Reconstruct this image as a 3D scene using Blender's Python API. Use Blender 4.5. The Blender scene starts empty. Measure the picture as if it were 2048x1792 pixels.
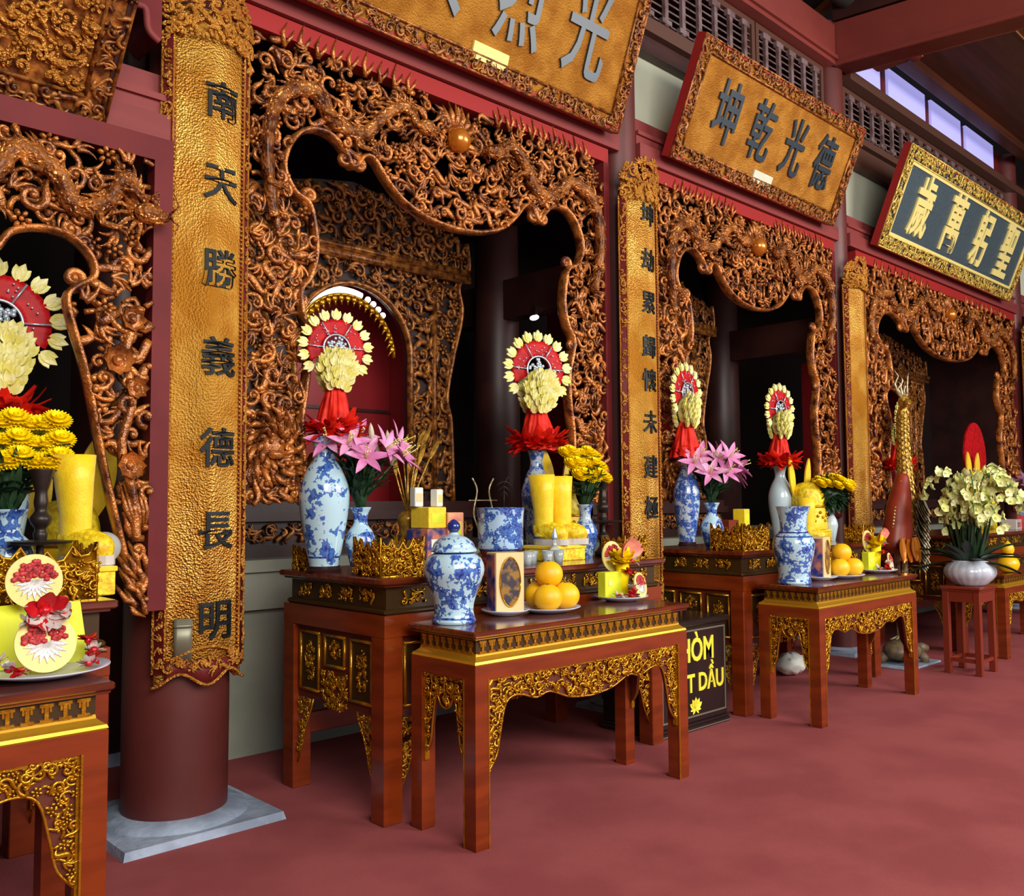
import bpy, math, random
import numpy as np
from mathutils import Vector, Matrix
PI = math.pi
S = bpy.context.scene
COL = S.collection
R = math.radians

# ------------------------------------------------------------------ camera
def look_axes(yaw, pitch, roll):
    f = Vector((math.cos(yaw)*math.cos(pitch), math.sin(yaw)*math.cos(pitch), math.sin(pitch)))
    r = Vector((math.sin(yaw), -math.cos(yaw), 0)); u = r.cross(f)
    return r*math.cos(roll)+u*math.sin(roll), u*math.cos(roll)-r*math.sin(roll), f
cr, cu, cf = look_axes(R(46.4), R(3.5), R(-.38))
cd = bpy.data.cameras.new('camera'); cam = bpy.data.objects.new('camera', cd); COL.objects.link(cam)
cd.sensor_fit = 'HORIZONTAL'; cd.sensor_width = 36; cd.lens = 36*1810/2048
cd.clip_start = .05; cd.clip_end = 100
cam.matrix_world = Matrix(((cr.x, cu.x, -cf.x, 0), (cr.y, cu.y, -cf.y, 0), (cr.z, cu.z, -cf.z, 1.45), (0, 0, 0, 1)))
S.camera = cam
# ------------------------------------------------------------------ light
w = bpy.data.worlds.new('daylight'); S.world = w; w.use_nodes = True
w.node_tree.nodes['Background'].inputs[0].default_value = (.80, .88, 1, 1)
w.node_tree.nodes['Background'].inputs[1].default_value = .62
def area(name, loc, target, sx, sy, power, color):
    l = bpy.data.lights.new(name, 'AREA'); l.shape = 'RECTANGLE'; l.size = sx; l.size_y = sy
    l.energy = power; l.color = color
    o = bpy.data.objects.new(name, l); COL.objects.link(o); o.location = loc
    o.rotation_euler = (Vector(target)-Vector(loc)).to_track_quat('-Z', 'Y').to_euler()
    return o
area('daylight_through_doors', (.8, -3.2, 4.3), (4.2, 4.0, 1.3), 4.5, 3.0, 520, (1, .96, .88))  # added area lamp for daylight from the front; no doors stand there
area('daylight_far_doors', (9.0, -3.6, 4.2), (8.5, 4.2, 2.4), 6, 3.0, 700, (1, .96, .90))  # added area lamp that lifts the far bays and the upper wall
S.view_settings.view_transform = 'Standard'; S.view_settings.look = 'None'
S.view_settings.gamma = 1; S.view_settings.exposure = 0.0
S.view_settings.use_curve_mapping = False

# ------------------------------------------------------------------ materials
def lin(c):
    return tuple((x/255/12.92 if x/255 <= .04045 else ((x/255+.055)/1.055)**2.4) for x in c)+(1,)
M = {}
def mat(name, c, rough=.5, metal=0., c2=None, ns=8., lo=.4, hi=.62, bump=0., bs=60., coat=0., emit=0., trans=0., detail=3, kind='noise', stretch=None, sheen=0, spec=None):
    m = bpy.data.materials.new(name); m.use_nodes = True; M[name] = m
    nt = m.node_tree; b = nt.nodes['Principled BSDF']
    b.inputs['Base Color'].default_value = lin(c); b.inputs['Roughness'].default_value = rough
    b.inputs['Metallic'].default_value = metal
    if coat: b.inputs['Coat Weight'].default_value = coat; b.inputs['Coat Roughness'].default_value = .12
    if emit: b.inputs['Emission Color'].default_value = lin(c); b.inputs['Emission Strength'].default_value = emit
    if trans: b.inputs['Transmission Weight'].default_value = trans
    if sheen: b.inputs['Sheen Weight'].default_value = sheen
    if spec is not None: b.inputs['Specular IOR Level'].default_value = spec
    tc = nt.nodes.new('ShaderNodeTexCoord'); vec = tc.outputs['Object']
    if stretch:
        mp = nt.nodes.new('ShaderNodeMapping'); mp.inputs['Scale'].default_value = stretch
        nt.links.new(vec, mp.inputs[0]); vec = mp.outputs[0]
    if c2:
        n = nt.nodes.new('ShaderNodeTexNoise'); n.inputs['Scale'].default_value = ns; n.inputs['Detail'].default_value = detail
        nt.links.new(vec, n.inputs['Vector'])
        r = nt.nodes.new('ShaderNodeValToRGB'); r.color_ramp.elements[0].position = lo; r.color_ramp.elements[1].position = hi
        r.color_ramp.elements[0].color = lin(c); r.color_ramp.elements[1].color = lin(c2)
        nt.links.new(n.outputs['Fac'], r.inputs[0]); nt.links.new(r.outputs[0], b.inputs['Base Color'])
    if bump:
        if kind == 'voronoi':
            t = nt.nodes.new('ShaderNodeTexVoronoi'); t.distance = 'MANHATTAN'; t.inputs['Scale'].default_value = bs; out = t.outputs['Distance']
        else:
            t = nt.nodes.new('ShaderNodeTexNoise'); t.inputs['Scale'].default_value = bs; t.inputs['Detail'].default_value = 2; out = t.outputs['Fac']
        nt.links.new(vec, t.inputs['Vector'])
        bp = nt.nodes.new('ShaderNodeBump'); bp.inputs['Strength'].default_value = bump; bp.inputs['Distance'].default_value = .01
        nt.links.new(out, bp.inputs['Height']); nt.links.new(bp.outputs[0], b.inputs['Normal'])
    return m
mat('carpet', (156, 80, 80), .95, c2=(144, 71, 72), ns=2.2, bump=.35, bs=420, spec=.1)
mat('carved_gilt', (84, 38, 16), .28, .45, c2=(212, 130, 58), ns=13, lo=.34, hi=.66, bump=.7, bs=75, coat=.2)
mat('dragon_scale', (96, 44, 18), .28, .45, c2=(216, 136, 62), ns=12, lo=.34, hi=.66, bump=.9, bs=60, coat=.2, kind='voronoi')
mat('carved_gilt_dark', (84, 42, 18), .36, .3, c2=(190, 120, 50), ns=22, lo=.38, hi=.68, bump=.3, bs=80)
mat('pearl_gilt', (205, 120, 30), .2, .5, coat=.5)
mat('board_gilt', (216, 144, 44), .36, .35, c2=(242, 180, 74), ns=5, bump=.8, bs=105, kind='voronoi')
mat('plaque_gilt', (190, 122, 40), .38, .35, c2=(222, 154, 60), ns=6, bump=.8, bs=100, kind='voronoi')
mat('red_frame', (98, 28, 30), .55, c2=(108, 34, 34), ns=4, spec=.2)
mat('red_bright', (150, 36, 34), .5, spec=.25)
mat('red_column', (88, 38, 34), .42, c2=(96, 42, 38), ns=3)
mat('red_bigbeam', (128, 54, 46), .45, c2=(120, 50, 44), ns=2)
mat('red_beam', (132, 58, 56), .55, c2=(122, 52, 50), ns=2, stretch=(.4, 4, 4), spec=.25)
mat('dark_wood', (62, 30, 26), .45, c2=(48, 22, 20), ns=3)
mat('void_wood', (40, 20, 18), .6)  # base kept dark so the depth behind the archways looks shaded
mat('red_inner', (140, 22, 28), .5)
mat('stone', (162, 174, 194), .6, c2=(132, 144, 164), ns=7, bump=.4, bs=30)
mat('plaster', (206, 210, 186), .8, c2=(198, 200, 176), ns=2)
mat('cream_masonry', (140, 142, 126), .75, c2=(128, 130, 116), ns=3)
mat('table_wood', (128, 48, 12), .28, c2=(108, 38, 9), ns=3, stretch=(1, 1, 6), coat=.3)
mat('table_top', (112, 46, 18), .16, c2=(84, 32, 16), ns=4, stretch=(1, 8, 8), coat=.5)
mat('frieze_dark', (66, 44, 16), .4, .3)
mat('gold', (206, 150, 34), .26, .75, c2=(180, 122, 22), ns=30, bump=.2, bs=90)
mat('gold_bright', (220, 168, 46), .3, .7)
mat('apron_red', (92, 34, 16), .5)
mat('ink', (18, 22, 24), .5, spec=.25)
mat('ink_silver', (46, 56, 64), .32, .15)
mat('char_gold', (244, 226, 140), .4, .2)
mat('slate', (62, 78, 86), .45, c2=(52, 66, 74), ns=60, bump=.3, bs=150)
mat('gold_pale', (214, 184, 92), .35, .5, c2=(180, 146, 60), ns=20)
mat('tag_yellow', (240, 222, 130), .6)
mat('black_box', (32, 24, 24), .3, coat=.3)
mat('letter_yellow', (244, 226, 60), .5)
mat('trim_grey', (128, 124, 104), .4, .4)
mat('ceiling_wood', (84, 42, 24), .4, c2=(66, 32, 18), ns=2.5, stretch=(.3, 6, 6))
mat('roof_grey', (70, 72, 68), .7)
mat('rafter', (176, 112, 60), .6)
mat('lattice_wood', (120, 98, 100), .5, c2=(90, 66, 60), ns=9)
mat('brown_wood', (84, 52, 40), .5)
mat('window_glow', (170, 168, 236), .5, emit=.75)  # emission stands in for sunlight on the pale strip
mat('lamp_white', (250, 250, 245), .4, emit=3.)  # emission put in for the white arch gap and the small pale oval
mat('yellow_silk', (244, 200, 6), .42, c2=(250, 214, 20), ns=30, bump=.15, bs=120, sheen=.3)
mat('yellow_emb', (214, 172, 6), .5, c2=(250, 226, 40), ns=40, bump=.4, bs=70)
mat('chrys_yellow', (252, 222, 0), .6, spec=.2)
mat('leaf_green', (36, 66, 38), .45, c2=(24, 48, 30), ns=8)
mat('stem_green', (60, 96, 50), .5)
mat('orchid', (222, 226, 136), .6, c2=(238, 240, 186), ns=12)
mat('lily_pink', (208, 116, 172), .5, c2=(226, 160, 200), ns=9)
mat('lily_bud', (214, 196, 170), .5)
mat('tissue_red', (232, 46, 26), .5, c2=(206, 26, 16), ns=14, spec=.2)
mat('fan_red', (190, 16, 22), .5, c2=(160, 8, 16), ns=20, spec=.2)
mat('petal_gold', (224, 214, 104), .45, c2=(242, 236, 170), ns=24)
mat('sequin', (196, 210, 222), .2, .6)
mat('orange_peel', (250, 194, 20), .42, bump=.12, bs=160, c2=(244, 180, 12), ns=4)
mat('plate_white', (206, 208, 226), .2, coat=.4)
mat('porcelain_plain', (196, 216, 222), .15, coat=.5)
mat('pot_white', (206, 212, 222), .25, coat=.4, c2=(180, 188, 200), ns=10)
mat('cobalt', (30, 42, 120), .15, coat=.5)
mat('bronze', (54, 46, 42), .4, .6)
mat('card_green', (222, 226, 40), .55, c2=(206, 214, 30), ns=8)
mat('card_cream', (224, 196, 140), .5)
mat('blue_print', (40, 50, 120), .45, c2=(196, 120, 90), ns=14)
mat('picture_dark', (60, 52, 60), .3, c2=(150, 110, 40), ns=18, lo=.48, hi=.6, coat=.4)
mat('disc_cream', (232, 214, 130), .5, c2=(226, 206, 120), ns=10)
mat('disc_red', (170, 26, 34), .5, c2=(196, 60, 60), ns=30)
mat('foil_white', (222, 214, 206), .25, .4)
mat('foil_red', (196, 28, 36), .25, .3)
mat('pink_box', (226, 130, 120), .5, c2=(240, 180, 120), ns=12)
mat('white_box', (226, 226, 216), .5)
mat('glass_cup', (230, 238, 240), .08, trans=.6)
mat('brown_red_wood', (120, 44, 26), .3, coat=.3)
mat('gourd', (236, 186, 10), .35)
mat('crane_red', (150, 50, 26), .4, c2=(130, 40, 20), ns=6)
mat('crane_gold', (206, 162, 64), .32, .5, c2=(150, 108, 40), ns=30, bump=.4, bs=50)
mat('crane_silver', (196, 184, 150), .35, .4, c2=(140, 120, 80), ns=30)
mat('fan_purple', (110, 56, 92), .5, c2=(140, 80, 120), ns=10)
mat('turtle', (120, 100, 70), .5, c2=(90, 80, 66), ns=20)
mat('sign_grey', (150, 150, 140), .4)

def porcelain(name, seed, scale, lo, hi, bands=(), stretch=(1, 1, 1), base=(182, 214, 226)):
    """white glaze with cobalt brush patches from noise, and plain cobalt rings at given heights"""
    m = bpy.data.materials.new(name); m.use_nodes = True; M[name] = m
    nt = m.node_tree; b = nt.nodes['Principled BSDF']; b.inputs['Roughness'].default_value = .14
    b.inputs['Coat Weight'].default_value = .5; b.inputs['Coat Roughness'].default_value = .05
    L = nt.links.new
    tc = nt.nodes.new('ShaderNodeTexCoord'); mp = nt.nodes.new('ShaderNodeMapping')
    mp.inputs['Location'].default_value = (seed*3.1, seed*1.7, seed*.9); mp.inputs['Scale'].default_value = stretch
    L(tc.outputs['Object'], mp.inputs[0])
    n = nt.nodes.new('ShaderNodeTexNoise'); n.inputs['Scale'].default_value = scale; n.inputs['Detail'].default_value = 2.5
    L(mp.outputs[0], n.inputs['Vector'])
    n2 = nt.nodes.new('ShaderNodeTexNoise'); n2.inputs['Scale'].default_value = scale*4.5; n2.inputs['Detail'].default_value = 2
    L(mp.outputs[0], n2.inputs['Vector'])
    a = nt.nodes.new('ShaderNodeMath'); a.operation = 'MULTIPLY_ADD'; a.inputs[1].default_value = .55; L(n2.outputs['Fac'], a.inputs[0]); L(n.outputs['Fac'], a.inputs[2])
    r = nt.nodes.new('ShaderNodeValToRGB'); e = r.color_ramp.elements
    e[0].position = lo; e[0].color = (0, 0, 0, 1); e[1].position = hi; e[1].color = (1, 1, 1, 1)
    L(a.outputs[0], r.inputs[0]); fac = r.outputs[0]
    sep = nt.nodes.new('ShaderNodeSeparateXYZ'); L(tc.outputs['Object'], sep.inputs[0])
    for z0, z1 in bands:
        g = nt.nodes.new('ShaderNodeMath'); g.operation = 'COMPARE'; g.inputs[1].default_value = (z0+z1)/2; g.inputs[2].default_value = (z1-z0)/2
        L(sep.outputs['Z'], g.inputs[0])
        mx = nt.nodes.new('ShaderNodeMath'); mx.operation = 'MAXIMUM'; L(g.outputs[0], mx.inputs[0]); L(fac, mx.inputs[1]); fac = mx.outputs[0]
    v = nt.nodes.new('ShaderNodeValToRGB'); v.color_ramp.elements[0].color = lin((24, 44, 128)); v.color_ramp.elements[1].color = lin((74, 116, 190))
    v.color_ramp.elements[0].position = .38; v.color_ramp.elements[1].position = .62
    L(n2.outputs['Fac'], v.inputs[0])
    mix = nt.nodes.new('ShaderNodeMix'); mix.data_type = 'RGBA'
    mix.inputs[6].default_value = lin(base); L(v.outputs[0], mix.inputs[7]); L(fac, mix.inputs[0])
    L(mix.outputs[2], b.inputs['Base Color'])
    return m
porcelain('blue_white_vase', 1, 10, .80, .83, bands=((.04, .05),))
porcelain('blue_white_jar', 2, 14, .775, .80, bands=((.02, .03), (.312, .322)))
porcelain('blue_white_small', 3, 18, .79, .82)
porcelain('blue_white_bowl', 4, 16, .745, .78, bands=((.0, .012), (.235, .245)), base=(176, 206, 230))
porcelain('blue_white_dense', 5, 20, .74, .775, base=(180, 196, 210))
porcelain('blue_white_pale', 6, 6, .83, .88)

# ------------------------------------------------------------------ mesh builder
_ph, _th = 8, 5
def _sphere(seg, rings):
    v = [(0, 0, 1)]
    for i in range(1, rings):
        for j in range(seg):
            a = PI*i/rings; b = 2*PI*j/seg
            v.append((math.sin(a)*math.cos(b), math.sin(a)*math.sin(b), math.cos(a)))
    v.append((0, 0, -1)); f = []
    for j in range(seg): f.append((0, 1+j, 1+(j+1) % seg))
    for i in range(rings-2):
        for j in range(seg):
            a = 1+i*seg+j; b = 1+i*seg+(j+1) % seg
            f.append((a, a+seg, b+seg, b))
    l = len(v)-1; o = 1+(rings-2)*seg
    for j in range(seg): f.append((l, o+(j+1) % seg, o+j))
    return np.array(v), f
SPH = {k: _sphere(*k) for k in ((6, 3), (8, 5), (12, 7), (24, 14), (32, 18))}
class MB:
    def __init__(s): s.v = []; s.f = []; s.n = 0; s.tf = None
    def add(s, v, f):
        v = np.asarray(v, float)
        if s.tf: v = s.tf(v)
        s.v.append(v); o = s.n
        s.f.extend(tuple(i+o for i in q) for q in f); s.n += len(v)
    def box(s, x0, x1, y0, y1, z0, z1):
        v = [(x, y, z) for x in (x0, x1) for y in (y0, y1) for z in (z0, z1)]
        s.add(v, [(0, 1, 3, 2), (4, 6, 7, 5), (0, 4, 5, 1), (2, 3, 7, 6), (0, 2, 6, 4), (1, 5, 7, 3)])
    def rbox(s, x0, x1, y0, y1, z0, z1, b):
        """box with chamfered edges"""
        prof = [(z0, b), (z0+b, 0), (z1-b, 0), (z1, b)]
        v = []; f = []
        for z, i in prof:
            for (cx, cy) in ((0, 0), (1, 0), (1, 1), (0, 1)):
                X0, X1, Y0, Y1 = x0+i, x1-i, y0+i, y1-i
                c = [(X0+b, Y0), (X1-b, Y0), (X1, Y0+b), (X1, Y1-b), (X1-b, Y1), (X0+b, Y1), (X0, Y1-b), (X0, Y0+b)]
            v += [(p[0], p[1], z) for p in c]
        for k in range(3):
            for j in range(8):
                a = k*8+j; c2 = k*8+(j+1) % 8; f.append((a, c2, c2+8, a+8))
        f.append(tuple(range(7, -1, -1))); f.append(tuple(range(24, 32)))
        s.add(v, f)
    def tube(s, P, r, k=6, ref=(0, 1, 0), flat=1., cap=True):
        P = np.asarray(P, float); n = len(P); r = np.broadcast_to(np.asarray(r, float), (n,))
        t = np.gradient(P, axis=0); t /= np.linalg.norm(t, axis=1)[:, None]+1e-9
        ref = np.asarray(ref, float); sd = np.cross(t, ref); ln = np.linalg.norm(sd, axis=1)
        bad = ln < .05
        if bad.any(): sd[bad] = np.cross(t[bad], np.array([.3, .9, .31]) if abs(ref[1]) < .5 else np.array([.95, .1, .3])); ln = np.linalg.norm(sd, axis=1)
        sd /= ln[:, None]; up = np.cross(sd, t)
        a = np.arange(k)*2*PI/k
        v = (P[:, None]+r[:, None, None]*(np.cos(a)[None, :, None]*sd[:, None]+flat*np.sin(a)[None, :, None]*up[:, None])).reshape(-1, 3)
        f = [(i*k+j, i*k+(j+1) % k, (i+1)*k+(j+1) % k, (i+1)*k+j) for i in range(n-1) for j in range(k)]
        if cap: f.append(tuple(range(k-1, -1, -1))); f.append(tuple(range((n-1)*k, n*k)))
        s.add(v, f)
    def blob(s, c, rx, ry=None, rz=None, q=(8, 5), rot=None):
        v, f = SPH[q]; v = v*np.array([rx, ry if ry is not None else rx, rz if rz is not None else rx])
        if rot is not None: v = v@np.array(rot).T
        s.add(v+np.array(c), f)
    def lathe(s, prof, seg=40, c=(0, 0, 0), caps=True):
        v = []; f = []
        for r, z in prof:
            for j in range(seg):
                a = 2*PI*j/seg; v.append((c[0]+r*math.cos(a), c[1]+r*math.sin(a), c[2]+z))
        n = len(prof)
        for i in range(n-1):
            for j in range(seg): f.append((i*seg+j, i*seg+(j+1) % seg, (i+1)*seg+(j+1) % seg, (i+1)*seg+j))
        if caps: f.append(tuple(range(seg-1, -1, -1))); f.append(tuple(range((n-1)*seg, n*seg)))
        s.add(v, f)
    def prism(s, poly, y0, y1):
        """polygon in x,z extruded from y0 to y1"""
        n = len(poly); v = [(x, y0, z) for x, z in poly]+[(x, y1, z) for x, z in poly]
        s.add(v, [tuple(range(n)), tuple(range(2*n-1, n-1, -1))]+[(i, i+n, (i+1) % n+n, (i+1) % n) for i in range(n)])
    def prismz(s, poly, z0, z1):
        n = len(poly); v = [(x, y, z0) for x, y in poly]+[(x, y, z1) for x, y in poly]
        s.add(v, [tuple(range(n-1, -1, -1)), tuple(range(n, 2*n))]+[(i, (i+1) % n, (i+1) % n+n, i+n) for i in range(n)])
    def petal(s, base, d, nrm, L, W, curl=.3, nl=5, th=.002, tip=.0):
        """a curved tapering petal; d = growth direction, nrm = its upper side"""
        d = np.array(d, float); d /= np.linalg.norm(d); nrm = np.array(nrm, float); nrm -= d*(nrm@d); nrm /= np.linalg.norm(nrm)+1e-9
        sd = np.cross(d, nrm); v = []; f = []
        for i in range(nl+1):
            t = i/nl; wd = W*(math.sin(PI*min(1, (t*.92+.08)))**.8)+tip*W
            c = np.array(base)+d*L*t+nrm*curl*L*t*t
            for q in (-1, -.4, .4, 1): v.append(c+sd*wd*q*.5+nrm*(abs(q)**2*W*.12))
        m = len(v)
        v += [p-nrm*th for p in v]
        for i in range(nl):
            for j in range(3):
                a = i*4+j; f.append((a, a+1, a+5, a+4)); f.append((a+m, a+4+m, a+5+m, a+1+m))
        s.add(v, f)
    def mesh(s, name, m, smooth=True):
        me = bpy.data.meshes.new(name)
        me.from_pydata(np.concatenate(s.v).tolist() if s.v else [], [], s.f)
        if m: me.materials.append(M[m])
        if smooth: me.polygons.foreach_set('use_smooth', [True]*len(me.polygons))
        me.update(); return me
    def build(s, name, m, parent=None, loc=None, smooth=True, auto=None):
        me = s.mesh(name, m, smooth)
        if auto: me.set_sharp_from_angle(angle=R(auto))
        return put(name, me, parent, loc)
def put(name, me, parent=None, loc=None):
    o = bpy.data.objects.new(name, me); COL.objects.link(o)
    if parent: o.parent = parent
    if loc: o.location = loc
    return o
def tag(o, label, cat, group=None, kind=None):
    o['label'] = label; o['category'] = cat
    if group: o['group'] = group
    if kind: o['kind'] = kind
    return o
def thing(name, label, cat, loc=(0, 0, 0), rz=0, group=None):
    o = bpy.data.objects.new(name, None); COL.objects.link(o); o.location = loc; o.rotation_euler = (0, 0, rz)
    o.empty_display_size = .1
    return tag(o, label, cat, group)
def dup(root, loc=None, rz=None, label=None, group=None, scale=None):
    c = root.copy(); COL.objects.link(c)
    if loc: c.location = loc
    if rz is not None: c.rotation_euler = (0, 0, rz)
    if scale is not None: c.scale = scale
    if label: c['label'] = label
    if group: c['group'] = group
    for ch in root.children:
        d = ch.copy(); COL.objects.link(d); d.parent = c
        for g in ch.children:
            e = g.copy(); COL.objects.link(e); e.parent = d
    return c
def struct(name, mb, m, smooth=False, auto=None):
    o = mb.build(name, m, smooth=smooth, auto=auto); o['kind'] = 'structure'; return o

# ------------------------------------------------------------------ carving
def inpoly(poly):
    P = np.array(poly)
    def f(u, v):
        u = np.asarray(u, float); v = np.asarray(v, float); r = np.zeros(u.shape, bool)
        x0, y0 = P[-1]
        for x1, y1 in P:
            if y0 != y1:
                c = ((y1 > v) != (y0 > v)) & (u < (x0-x1)*(v-y1)/(y0-y1)+x1); r ^= c
            x0, y0 = x1, y1
        return r
    return f
def smooth_poly(p, n=6, closed=False):
    p = np.array(p, float); out = []
    m = len(p)
    for i in range(m if closed else m-1):
        a, b, c, d = (p[(i-1) % m] if closed or i > 0 else p[0]), p[i], p[(i+1) % m], (p[(i+2) % m] if closed or i+2 < m else p[-1])
        for k in range(n):
            t = k/n; out.append(.5*((2*b)+(c-a)*t+(2*a-5*b+4*c-d)*t*t+(3*b-3*c+d-a)*t**3))
    if not closed: out.append(p[-1])
    return np.array(out)
def run(mask):
    best = (0, 0); s = None
    for i, q in enumerate(list(mask)+[False]):
        if q and s is None: s = i
        if not q and s is not None:
            if i-s > best[1]-best[0]: best = (s, i)
            s = None
    return best
def carve(mb, inside, bounds, sp, seed=1, depth=.05, under=True, k=6, mix=(.42, .28, .14, .16), fine=1.):
    """openwork relief of scrolls, flames, flowers and leaves in the u,v plane; relief rises along -y"""
    rg = random.Random(seed); u0, u1, v0, v1 = bounds
    def stroke(u, v, d, r, kk=k, flat=1.):
        u = np.array(u); v = np.array(v); a, b = run(inside(u, v))
        if b-a < 4: return
        r = np.broadcast_to(r, u.shape)
        mb.tube(np.stack([u, -np.broadcast_to(d, u.shape), v], 1)[a:b], r[a:b], kk, (0, 1, 0), flat)
    pts = []; nu = int((u1-u0)/sp)+1; nv = int((v1-v0)/sp)+1
    for j in range(nv):
        for i in range(nu):
            u = u0+(i+.5*(j % 2)+rg.uniform(.1, .9))*sp; v = v0+(j+rg.uniform(.1, .9))*sp
            pts.append((u, v))
    P = np.array(pts); P = P[inside(P[:, 0], P[:, 1])]
    if under:
        for u, v in P[::2]:
            a = rg.uniform(0, PI); L = sp*rg.uniform(1.6, 2.4); s = np.linspace(-.5, .5, 9); bd = rg.uniform(-.3, .3)*L
            uu = u+math.cos(a)*L*s-math.sin(a)*bd*np.sin(2*PI*s); vv = v+math.sin(a)*L*s+math.cos(a)*bd*np.sin(2*PI*s)
            stroke(uu, vv, rg.uniform(0, .3)*depth, sp*.17, 5)
    for u, v in P:
        q = rg.random(); a0 = rg.uniform(0, 2*PI); dr = rg.choice((-1, 1)); d0 = depth*rg.uniform(.3, .8)
        if q < mix[0]:
            Rr = sp*rg.uniform(.48, .78); t = np.linspace(0, 1, 14); rr = Rr*(1-.86*t); a = a0+dr*2*PI*1.1*t
            tl = np.linspace(1, .12, 5)*Rr*1.1
            ux = np.concatenate([u+Rr*math.cos(a0)+dr*math.sin(a0)*tl+.3*tl*tl/Rr*math.cos(a0), u+rr*np.cos(a)])
            vx = np.concatenate([v+Rr*math.sin(a0)-dr*math.cos(a0)*tl+.3*tl*tl/Rr*math.sin(a0), v+rr*np.sin(a)])
            wr = sp*rg.uniform(.15, .23)*np.concatenate([np.linspace(.35, 1, 5), 1-.45*t])
            stroke(ux, vx, d0+np.concatenate([np.zeros(5), t*depth*.35]), wr)
            if inside(np.array([u]), np.array([v]))[0]: mb.blob((u, -d0-depth*.35, v), sp*.2, q=(6, 3))
        elif q < mix[0]+mix[1]:
            for dl in (-.55, 0, .55):
                L = sp*rg.uniform(.9, 1.5); s = np.linspace(0, 1, 9); a = a0+dl+dr*1.3*s
                uu = u+np.cumsum(np.cos(a))*L/9; vv = v+np.cumsum(np.sin(a))*L/9
                stroke(uu, vv, d0+s*depth*.25, sp*.17*(1-s)**.7+.0006)
        elif q < mix[0]+mix[1]+mix[2]:
            n = rg.choice((5, 6)); Rr = sp*.34
            for i in range(n):
                a = a0+2*PI*i/n; c, s_ = math.cos(a), math.sin(a); pu, pv = u+Rr*c, v+Rr*s_
                if inside(np.array([pu]), np.array([pv]))[0]:
                    mb.blob((pu, -d0, pv), Rr*.62, depth*.25, Rr*.4, (6, 3), ((c, 0, -s_), (0, 1, 0), (s_, 0, c)))
            mb.blob((u, -d0-depth*.12, v), Rr*.42, q=(6, 3))
        else:
            L = sp*rg.uniform(1.4, 2.1); s = np.linspace(-.5, .5, 11); bd = dr*.28*L
            uu = u+math.cos(a0)*L*s-math.sin(a0)*bd*np.sin(2*PI*s); vv = v+math.sin(a0)*L*s+math.cos(a0)*bd*np.sin(2*PI*s)
            stroke(uu, vv, d0+depth*.15*np.cos(PI*s), sp*.26*np.cos(PI*s)**.7+.0008, flat=.6)
def curl(mb, c, Rr, a0, dr, w, d, turns=1.2, k=8):
    t = np.linspace(0, 1, 20); r = Rr*(1-.8*t); a = a0+dr*2*PI*turns*t
    mb.tube(np.stack([c[0]+r*np.cos(a), np.full(20, -d), c[1]+r*np.sin(a)], 1), w*(1-.4*t), k, (0, 1, 0), 1.4)
    mb.blob((c[0], -d-w*.3, c[1]), w*1.0, q=(8, 5))
def make_dragon(mb, path, r=.05, d=.07, head_dir=1):
    """scaly winding body with dorsal spikes, a horned and whiskered head at the end"""
    p = smooth_poly(path, 9); n = len(p); t = np.linspace(0, 1, n)
    rad = r*(.25+.75*np.sin(PI*np.clip(t*.85+.12, 0, 1))**.6)*(1+.13*np.sin(np.arange(n)*2.1))
    dd = d+.02*np.sin(t*9)
    P = np.stack([p[:, 0], -dd, p[:, 1]], 1); mb.tube(P, rad, 10)
    tg = np.gradient(p, axis=0); tg /= np.linalg.norm(tg, axis=1)[:, None]
    for i in range(3, n-2, 2):
        nx, nz = -tg[i, 1], tg[i, 0]
        if nz < 0: nx, nz = -nx, -nz
        b = P[i]+np.array([nx, 0, nz])*rad[i]*.8
        mb.tube([b, b+np.array([nx*.5-tg[i, 0]*.5, -.004, nz*.5-tg[i, 1]*.5])*r*.8, b+np.array([nx*.7-tg[i, 0], -.004, nz*.7-tg[i, 1]])*r*1.1], [r*.28, r*.2, .002], 5)
    for i in range(6, n-6, 12):   # legs with claws
        b = P[i]; sgn = -1
        k = b+np.array([tg[i, 0]*r*.6, -.03, -r*1.7]); mb.tube([b, k, k+np.array([head_dir*r*1.3, -.01, -r*.2])], [r*.5, r*.36, r*.3], 7)
        for g in (-.6, 0, .6):
            e = k+np.array([head_dir*r*1.3, -.01, -r*.2]); mb.tube([e, e+np.array([head_dir*r*.7, -.02, g*r]), e+np.array([head_dir*r*1.0, .0, g*r*1.2-r*.4])], [r*.16, r*.14, .002], 5)
    h = P[-1]; hd = head_dir
    mb.blob(h+np.array([hd*r*.6, -.03, 0]), r*1.5, r*1.1, r*1.1, (12, 7))
    mb.blob(h+np.array([hd*r*1.9, -.035, -r*.1]), r*.95, r*.75, r*.6, (12, 7))
    mb.blob(h+np.array([hd*r*1.5, -.03, -r*.8]), r*.85, r*.5, r*.25, (8, 5))
    for g in (-1, 1): mb.blob(h+np.array([hd*r*1.0, -.03-r*.7, r*.55]), r*.32, q=(8, 5)); mb.blob(h+np.array([hd*r*2.6, -.035, r*.25*g]), r*.25, q=(6, 3))
    for g in (.2, .5): mb.tube([h+np.array([0, -.04, r]), h+np.array([-hd*r*1.2, -.06, r*(1.6+g)]), h+np.array([-hd*r*2.4, -.05, r*(1.4+2*g)])], [r*.28, r*.22, .003], 6)
    for g in range(7):
        a = .6+g*.42; e = np.array([-hd*math.sin(a), -.1, math.cos(a)])
        mb.tube([h+e*r*.8, h+e*r*2.0+np.array([0, 0, r*.4]), h+e*r*3.1+np.array([-hd*r*.3, 0, -r*.1])], [r*.35, r*.25, .003], 5)
    for g in (-1, 1): mb.tube([h+np.array([hd*r*2.4, -.05, 0]), h+np.array([hd*r*3.2, -.08, g*r*1.0]), h+np.array([hd*r*2.8, -.07, g*r*2.2])], [r*.14, r*.1, .002], 5)

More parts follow.
